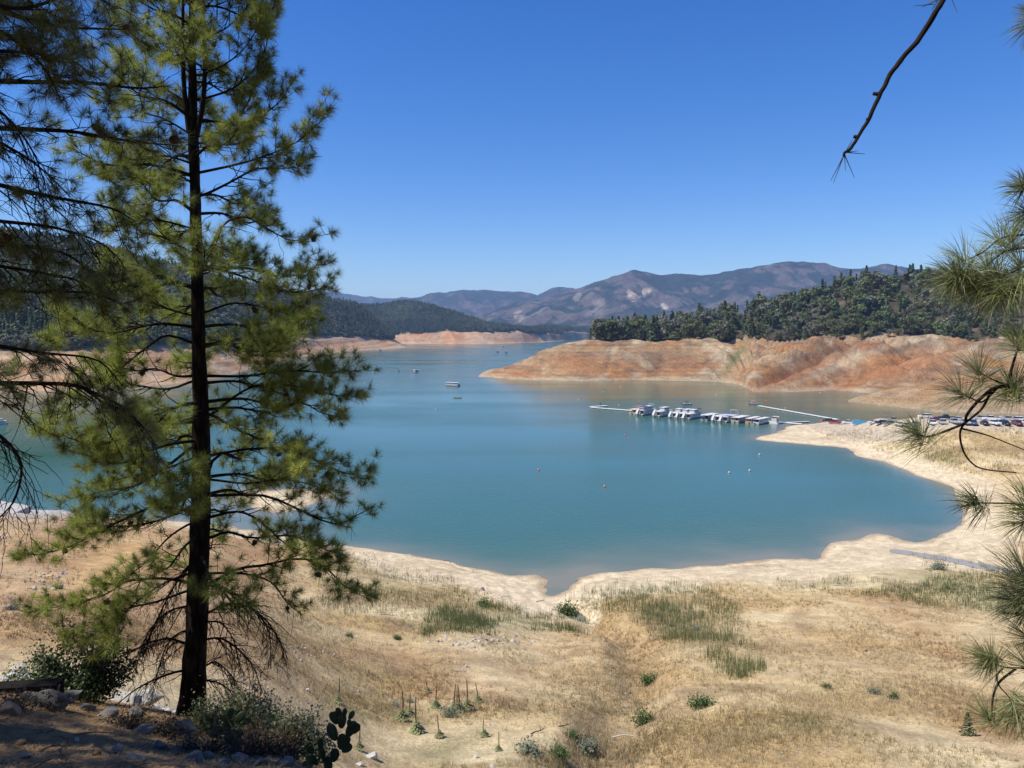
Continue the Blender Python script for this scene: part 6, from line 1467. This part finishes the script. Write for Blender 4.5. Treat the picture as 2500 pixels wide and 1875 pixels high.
cactus('dark prickly pear of many round pads at the right end of the terrace', 10.6, (800, 1905),
       [(800, 1890, 46, 0), (790, 1858, 44, -.2), (812, 1860, 40, .3), (832, 1830, 40, .1), (820, 1808, 46, -.5), (815, 1795, 36, -.9), (848, 1800, 44, .5), (858, 1790, 34, .7), (835, 1778, 40, 0), (822, 1768, 36, -.4), (850, 1775, 36, .7), (830, 1752, 30, -.1), (838, 1750, 24, .25), (852, 1757, 24, .6), (819, 1765, 30, -.15), (775, 1868, 34, -.6), (760, 1880, 40, -.4), (835, 1835, 34, .9), (842, 1820, 30, .4), (745, 1890, 36, .1), (780, 1825, 26, .2), (765, 1840, 28, -.5)])
cactus('second dark prickly pear in front of the silvery shrub', 12.4, (570, 1850),
       [(572, 1840, 40, .1), (568, 1818, 40, -.3), (560, 1795, 40, -.2), (552, 1772, 36, .2), (562, 1755, 30, .1), (575, 1765, 34, .7), (590, 1768, 26, 1.2), (545, 1790, 30, -.8), (580, 1800, 34, .5), (532, 1800, 28, -.9)])
# shrubs out on the slope
for u, v, px, mat, lab in [(1712, 1726, 64, M_grn, 'round dark green bush alone on the dry slope'), (1575, 1765, 60, M_grn, 'spreading green bush beside the gully'), (1585, 1668, 46, M_grn, 'bright green willow-like bush above the gully'), (970, 1560, 24, M_grn, 'small green bush by the low cut bank'), (853, 1555, 22, M_grn, 'smaller green bush at the left of the cut bank'),
                           (1395, 1800, 36, M_grn, 'dark green bush at the foot of the sandy mound bank'), (1290, 1840, 70, M_sage, 'dusky sage brush below the sandy bank'), (1360, 1850, 60, M_grn, 'olive brush beside the dusky sage'), (1430, 1835, 70, M_sage, 'grey brush between the bank and the gully'), (1100, 1750, 50, M_sage, 'blue-grey sage clump behind the mullein stalks'), (965, 1725, 28, M_sage, 'pale blue-grey sage clump on the left slope'), (1000, 1715, 22, M_sage, 'tiny pale sage clump beside the bigger one'),
                           (1380, 1500, 60, M_grn, 'bright green thicket at the head of the inlet'), (2135, 1695, 36, M_sage, 'grey-green bush on the mid slope right of the gully'), (2020, 1680, 24, M_grn, 'little green bush on the mid slope'), (2180, 1705, 30, M_grn, 'olive bush right of the grey-green one'), (2290, 1390, 40, M_sage, 'heap of dry brush beside the causeway road'), (1700, 1540, 24, M_sage, 'small bush on the sandy hump by the reeds'), (1640, 1530, 20, M_sage, 'tiny bush on the sandy hump by the reeds'), (145, 1437, 26, M_sage, 'pale sage tuft among the white rocks'), (30, 1490, 40, M_sage, 'pale sage clump below the white rocks'), (1180, 1480, 40, M_grn, 'green reed thicket edge left of the inlet')]:
    p = hit(u, v)
    if p is None: continue
    r = px * p.y / F / 2; shrub('bush', lab, p, r, r * .8, r * 1.1, 26, 900, r * 0.085, mat, M_bark, int(u), stemr=r * .012)
# mulleins
M_mul = leafmat('mullein_leaves', (0.24, 0.25, 0.11), 0.25, 0.2, 0.1, 0.7); M_stalk = plain('mullein_stalk', (0.13, 0.10, 0.05), 0.9, scale=8)
def mullein_meshes(seed):
    rng = np.random.default_rng(seed); W_ = Wood(); h = 2.0; C = catmull([np.array((0, 0, -.1)), np.array((rng.normal() * .03, rng.normal() * .03, 1.0)), np.array((rng.normal() * .05, rng.normal() * .05, h))], 10)
    W_.tube(C[:5], .03, .035, 6); W_.tube(C[4:], .055, .03, 6); P = []; N = []; V = []; Fq = []
    for k in range(46):
        z = 0.03 + 0.75 * (k / 46) ** 1.8; a = 2.4 * k; L = 0.6 * (1 - 0.75 * k / 46); d = np.array([math.cos(a), math.sin(a), 0]); s_ = np.array([-d[1], d[0], 0]) * L * 0.24
        b0 = np.array([0, 0, z]); m_ = b0 + d * L * .55 + UPV * L * .35; t_ = b0 + d * L + UPV * L * .15; i = len(V); V += [b0, m_ + s_, t_, m_ - s_]; Fq.append((i, i + 1, i + 2, i + 3))
    return W_.mesh('stalk', M_stalk), mesh_np('leaves', np.array(V), np.array(Fq), M_mul)
MUL = [mullein_meshes(k) for k in (1, 2, 3)]
for k, (u, v, px) in enumerate([(1062, 1727, 58), (1108, 1737, 70), (1116, 1740, 60), (1140, 1732, 70), (1167, 1714, 46), (981, 1758, 72), (1018, 1790, 90), (1074, 1800, 52), (1182, 1797, 46), (1216, 1833, 48), (876, 1830, 60), (824, 1718, 60), (1045, 1690, 34), (1122, 1738, 64), (1000, 1750, 60)]):
    p = hit(u, v)
    if p is None: continue
    s_ = px * p.y / F / 2.0 * 1.08; e = empty('mullein', p, k * 1.3, s_); tag(e, 'tall mullein stalk with a rosette of pale leaves on the lower dry slope', 'plant', 'mullein stalks'); a, b = MUL[k % 3]; e.rotation_euler = (srng.normal() * .05, srng.normal() * .06, k * 1.3); e.scale = (s_ * srng.uniform(.8, 1.2), s_ * srng.uniform(.8, 1.2), s_); obj('stalk', a, e); obj('leaves', b, e)
# young conifer on the slope
p = hit(2361, 1796); e = empty('young_conifer', p, 0, 1); tag(e, 'little dark young conifer on the dry slope under the pine tufts', 'tree'); s_ = 60 * p.y / F / 14.0
cv, cf = crown_conifer(700, 900, 0.6, 5.2, 14, 0.3); obj('crown', mesh_np('crown', cv * s_, cf, M_con), e); obj('trunk', trunk_verts(13 * s_, .25 * s_, 1).mesh('trunk', M_bark), e)
# driftwood
for u, v, L, a, lab in [(2060, 1431, 5.0, .05, 'long bleached driftwood log by the green reeds'), (1540, 1800, 3.2, .1, 'thin white driftwood pole beside the gully'), (1232, 1457, 1.6, .1, 'short grey plank on the beach left of the inlet'), (1320, 1468, 2.2, .6, 'dark driftwood snag at the head of the inlet'), (1090, 1370, 1.4, .3, 'dark driftwood lying in the shallows left of the inlet'), (1412, 1417, 1.2, .9, 'dark stub of driftwood on the right lip of the inlet'), (1310, 1790, 1.6, .8, 'dark crooked root on the sandy bank'), (1375, 1775, 1.4, .6, 'dark root at the top of the sandy bank'), (945, 1503, 3.0, .05, 'grey weathered log under the left reed slope'), (2270, 1390, 2.4, .3, 'grey brushwood stem beside the causeway road'), (1120, 1640, 1.6, .5, 'twisted grey branch below the white rock on the mound'), (915, 1652, 1.4, -.6, 'thin dark stick on the sandy slope')]:
    p = hit(u, v)
    if p is None: continue
    W_ = Wood(); P = catmull([np.array((-L / 2, 0, .05)), np.array((-L / 6, .06 * L, .12)), np.array((L / 5, -.04 * L, .1)), np.array((L / 2, 0, .06))], 10); W_.tube(P, .04 + .012 * L, .025, 6)
    if 'snag' in lab or 'root' in lab or 'twisted' in lab: W_.tube(np.array([P[6], P[6] + np.array((.15 * L, .1 * L, .12 * L))]), .035, .012, 5)
    o = obj('driftwood', W_.mesh('driftwood', M_st1 if ('white' in lab or 'bleached' in lab) else (M_st2 if 'grey' in lab else M_bark)), None, p, (0, 0, a)); tag(o, lab, 'driftwood')
# pale slab ramp at the left edge
p = hit(20, 1250); M_conc = plain('pale_concrete', (0.45, 0.42, 0.36), 0.9, scale=.6, var=.3)
e = empty('concrete_slab', p, 0.1); tag(e, 'pale tilted concrete slab at the edge of the far left terrace', 'slab'); MB().add([(-9, -3, -1), (2.0, -3, -1), (2.0, 4, -1), (-9, 4, -1), (-9, -3, 2.4), (2.0, -3, .2), (2.0, 4, .2), (-9, 4, 2.4)], [(3, 2, 1, 0), (4, 5, 6, 7), (0, 1, 5, 4), (1, 2, 6, 5), (2, 3, 7, 6), (3, 0, 4, 7)]).build('slab', M_conc, e); MB().box(-9, 2.6, -3.5, -3.02, -.6, .25).build('kerb_beam', M_timber, e)

# ------------------------------------------------------------------ grasses
M_grass = leafmat('grass_blades', (.3, .25, .1), 0.25, 0.12, 0.0, 0.7, attr=True)
def grasses(name, label, P, h, w, blades, col, seed, lean=0.18, cvar=0.25):
    rng = np.random.default_rng(seed); P = np.asarray(P); n = len(P); k = n * blades
    B = np.repeat(P, blades, 0); H = np.repeat(h, blades) * rng.uniform(.55, 1.15, k); Wd = np.repeat(w, blades) * rng.uniform(.7, 1.2, k)
    B = B + np.concatenate([rng.normal(size=(k, 2)) * (np.repeat(h, blades) * .22)[:, None], np.full((k, 1), -.04)], 1)
    a = rng.uniform(0, 3.14, k); sd_ = np.stack([np.cos(a), np.sin(a), np.zeros(k)], 1) * Wd[:, None] / 2
    top = B + np.stack([rng.normal(size=k) * lean, rng.normal(size=k) * lean, np.ones(k)], 1) * H[:, None]
    V = np.stack([B - sd_, B + sd_, top], 1).reshape(-1, 3); c = np.repeat(np.repeat(np.asarray(col), blades, 0) * rng.uniform(1 - cvar, 1 + cvar, (k, 1)), 3, 0)
    o = obj(name, mesh_np(name, V, np.arange(3 * k).reshape(-1, 3), M_grass, False, np.clip(c, .01, .7))); return tag(o, label, 'grass', None, 'stuff')
def scatter(n, poly, seed, dens=None):
    rng = np.random.default_rng(seed); a = np.array(poly, float); lo, hi = a.min(0), a.max(0); out = []
    u = rng.uniform(lo[0], hi[0], n); v = rng.uniform(lo[1], hi[1], n); k = in_poly(u + 45 * fbm(u / 60, v / 25, 3, seed) + rng.normal(size=n) * 12, v + 18 * fbm(u / 60 + 7, v / 25, 3, seed) + rng.normal(size=n) * 5, poly)
    for uu, vv in zip(u[k], v[k]):
        p = hit(uu, vv)
        if p is None or p.y < 28 or p.z < 0.35: continue
        if dens is not None and rng.uniform() > dens(p, uu, vv): continue
        out.append((p.x, p.y, p.z))
    return np.array(out)
def N2(p, s, seed): return float(fbm(np.array(p.x / s), np.array(p.y / s), 5 if seed == 31 else 3, seed))
G1, G2, DRY, RED, STRAW = (.115, .15, .05), (.18, .20, .075), (.33, .26, .125), (.30, .18, .08), (.50, .41, .235)
def cols(P, c0, c1, s, seed):
    w = sstep(-.35, .35, fbm(P[:, 0] / s, P[:, 1] / s, 3, seed)); return mixc(np.broadcast_to(c0, (len(P), 3)), c1, w)
REED = [(1375, 1455), (1480, 1430), (1730, 1418), (1765, 1470), (1795, 1540), (1850, 1600), (1868, 1655), (1800, 1662), (1755, 1605), (1690, 1585), (1600, 1560), (1560, 1500), (1450, 1492)]
VAL = [(1030, 1522), (1120, 1482), (1250, 1478), (1330, 1490), (1420, 1488), (1440, 1552), (1380, 1556), (1200, 1548), (1040, 1552)]
LSL = [(815, 1335), (960, 1366), (1080, 1398), (1150, 1440), (1190, 1480), (1150, 1525), (950, 1515), (760, 1500), (790, 1400)]
RGT = [(2230, 1352), (2330, 1364), (2500, 1412), (2600, 1440), (2600, 1500), (2350, 1492), (2230, 1472), (2060, 1442), (1890, 1434), (1890, 1416), (2100, 1416), (2250, 1418)]
FBK = [(1990, 1044), (2120, 1046), (2520, 1050), (2600, 1160), (2420, 1160), (2300, 1140), (2200, 1108), (2090, 1085), (1980, 1062)]
P = scatter(10000, REED, 1, lambda p, u, v: .45 + .8 * N2(p, 7, 81)); r_ = np.random.default_rng(1)
grasses('reeds', 'tall upright green reeds in a patch right of the inlet', P, r_.uniform(.9, 1.9, len(P)), np.full(len(P), .055), 4, cols(P, G1, G2, 10, 3), 1, .06)
P = scatter(6000, VAL, 2, lambda p, u, v: .32 + 1.1 * N2(p, 6, 82)); grasses('reeds', 'green reeds across the hollow at the head of the inlet', P, r_.uniform(.8, 1.5, len(P)), np.full(len(P), .06), 4, cols(P, G1, G2, 8, 4), 2, .1)
P = scatter(9500, LSL, 3, lambda p, u, v: .32 + 1.0 * N2(p, 9, 83)); grasses('reeds', 'sparse olive reeds on the slope left of the inlet', P, r_.uniform(.6, 1.3, len(P)), np.full(len(P), .055), 3, cols(P, G2, (.22, .2, .1), 9, 5), 3, .08)
P = scatter(8000, RGT, 4, lambda p, u, v: .55 + .9 * N2(p, 9, 84)); grasses('reeds', 'green reeds below the causeway road', P, r_.uniform(.7, 1.4, len(P)), np.full(len(P), .06), 4, cols(P, G1, (.15, .17, .07), 10, 6), 4, .08)
P = scatter(9000, FBK, 5, lambda p, u, v: .5 + .7 * N2(p, 10, 85) + .5 * math.exp(-((u - 2300) / 60) ** 2 - ((v - 1120) / 20) ** 2)); uv = pix(P)
cg = mixc(cols(P, STRAW, DRY, 9, 7), G2, blob(uv[0], uv[1], 2300, 1122, 60, 18) * .95 + .25 * blob(uv[0], uv[1], 2180, 1078, 70, 12)); grasses('dry_grass', 'dry straw-coloured grass on the bank below the parked cars', P, r_.uniform(.7, 1.6, len(P)), np.full(len(P), .11), 4, cg, 5, .08)
ALL = [(820, 1350), (960, 1372), (1180, 1450), (1350, 1480), (1500, 1440), (1760, 1425), (2050, 1430), (2250, 1430), (2560, 1430), (2560, 1880), (760, 1880), (640, 1640), (560, 1450)]
sand = lambda u, v: max(blob(np.array(u), np.array(v), 1050, 1600, 190, 40), blob(np.array(u), np.array(v), 1340, 1775, 110, 30), blob(np.array(u), np.array(v), 2000, 1850, 300, 45), .8 * blob(np.array(u), np.array(v), 1560, 1530, 70, 25), .9 * blob(np.array(u), np.array(v), 900, 1545, 160, 22), .8 * blob(np.array(u), np.array(v), 800, 1640, 180, 60))
P = scatter(60000, ALL, 6, lambda p, u, v: (.45 + .8 * N2(p, 8, 86) - 1.3 * N2(p, 16, 31)) * (1 - .9 * float(sand(u, v)))); uv = pix(P)
cg = cols(P, STRAW, DRY, 7, 8)
for a in [(1180, 1690, 190, 45, 8, .7), (2330, 1600, 200, 32, 28, .75), (2420, 1790, 170, 50, 25, .85), (2200, 1490, 160, 28, 20, .6), (900, 1590, 180, 25, 0, .6), (1010, 1710, 90, 20, 0, .6)]: cg = mixc(cg, RED, blob(uv[0], uv[1], *a[:5]) * a[5])
for a in [(1090, 1820, 80, 35, -20, .95), (1950, 1770, 110, 14, 0, .7), (1500, 1760, 60, 80, 20, .35), (2060, 1620, 180, 30, 5, .35), (900, 1740, 80, 20, 0, .5), (1350, 1700, 120, 40, 0, .3)]: cg = mixc(cg, (.17, .18, .075), blob(uv[0], uv[1], *a[:5]) * a[5])
r_ = np.random.default_rng(2); dist_ = P[:, 1]
grasses('dry_grass', 'dry tawny grass scattered over the near slope', P, r_.uniform(.18, .55, len(P)) * np.where(r_.uniform(0, 1, len(P)) < .12, 1.9, 1), np.interp(dist_, [40, 160], [.03, .075]), 6, cg, 6, .35)
LFT = [(-20, 1250), (200, 1250), (420, 1290), (640, 1330), (760, 1360), (700, 1480), (640, 1640), (300, 1580), (-20, 1560)]
P = scatter(15000, LFT, 7, lambda p, u, v: (.45 + 1.0 * N2(p, 9, 87)) * (1 - .9 * float(blob(np.array(u), np.array(v), 270, 1390, 130, 55, -25))))
grasses('dry_grass', 'reddish dry grass on the slope beyond the pine', P, r_.uniform(.15, .4, len(P)), np.interp(P[:, 1], [40, 160], [.04, .10]), 5, cols(P, (.30, .18, .10), DRY, 8, 9), 7, .4)
P = scatter(3600, [(1560, 1640), (1640, 1640), (1640, 1880), (1230, 1880), (1380, 1800), (1480, 1740), (1500, 1680)], 8, lambda p, u, v: .16 + 1.0 * N2(p, 7, 88))
grasses('dry_grass', 'grey-olive weeds filling the gully', P, r_.uniform(.3, .8, len(P)), np.full(len(P), .04), 6, cols(P, (.19, .17, .09), (.27, .2, .12), 5, 10), 8, .3)
# ------------------------------------------------------------------ summer haze
hz = MB(); hz.box(-20000, 20000, -3000, 20500, -12.0, 850.0)
m = bpy.data.materials.new('haze_air'); m.use_nodes = True; t = m.node_tree; t.nodes.clear()
pv = t.nodes.new('ShaderNodeVolumePrincipled'); pv.inputs['Color'].default_value = (0.40, 0.62, 1.0, 1); pv.inputs['Density'].default_value = 5.5e-5
pv.inputs['Anisotropy'].default_value = 0.0
ou = t.nodes.new('ShaderNodeOutputMaterial'); t.links.new(pv.outputs[0], ou.inputs['Volume'])
hzo = tag(hz.build('haze', m), 'thin blue summer haze over the lake', None, None, 'stuff')
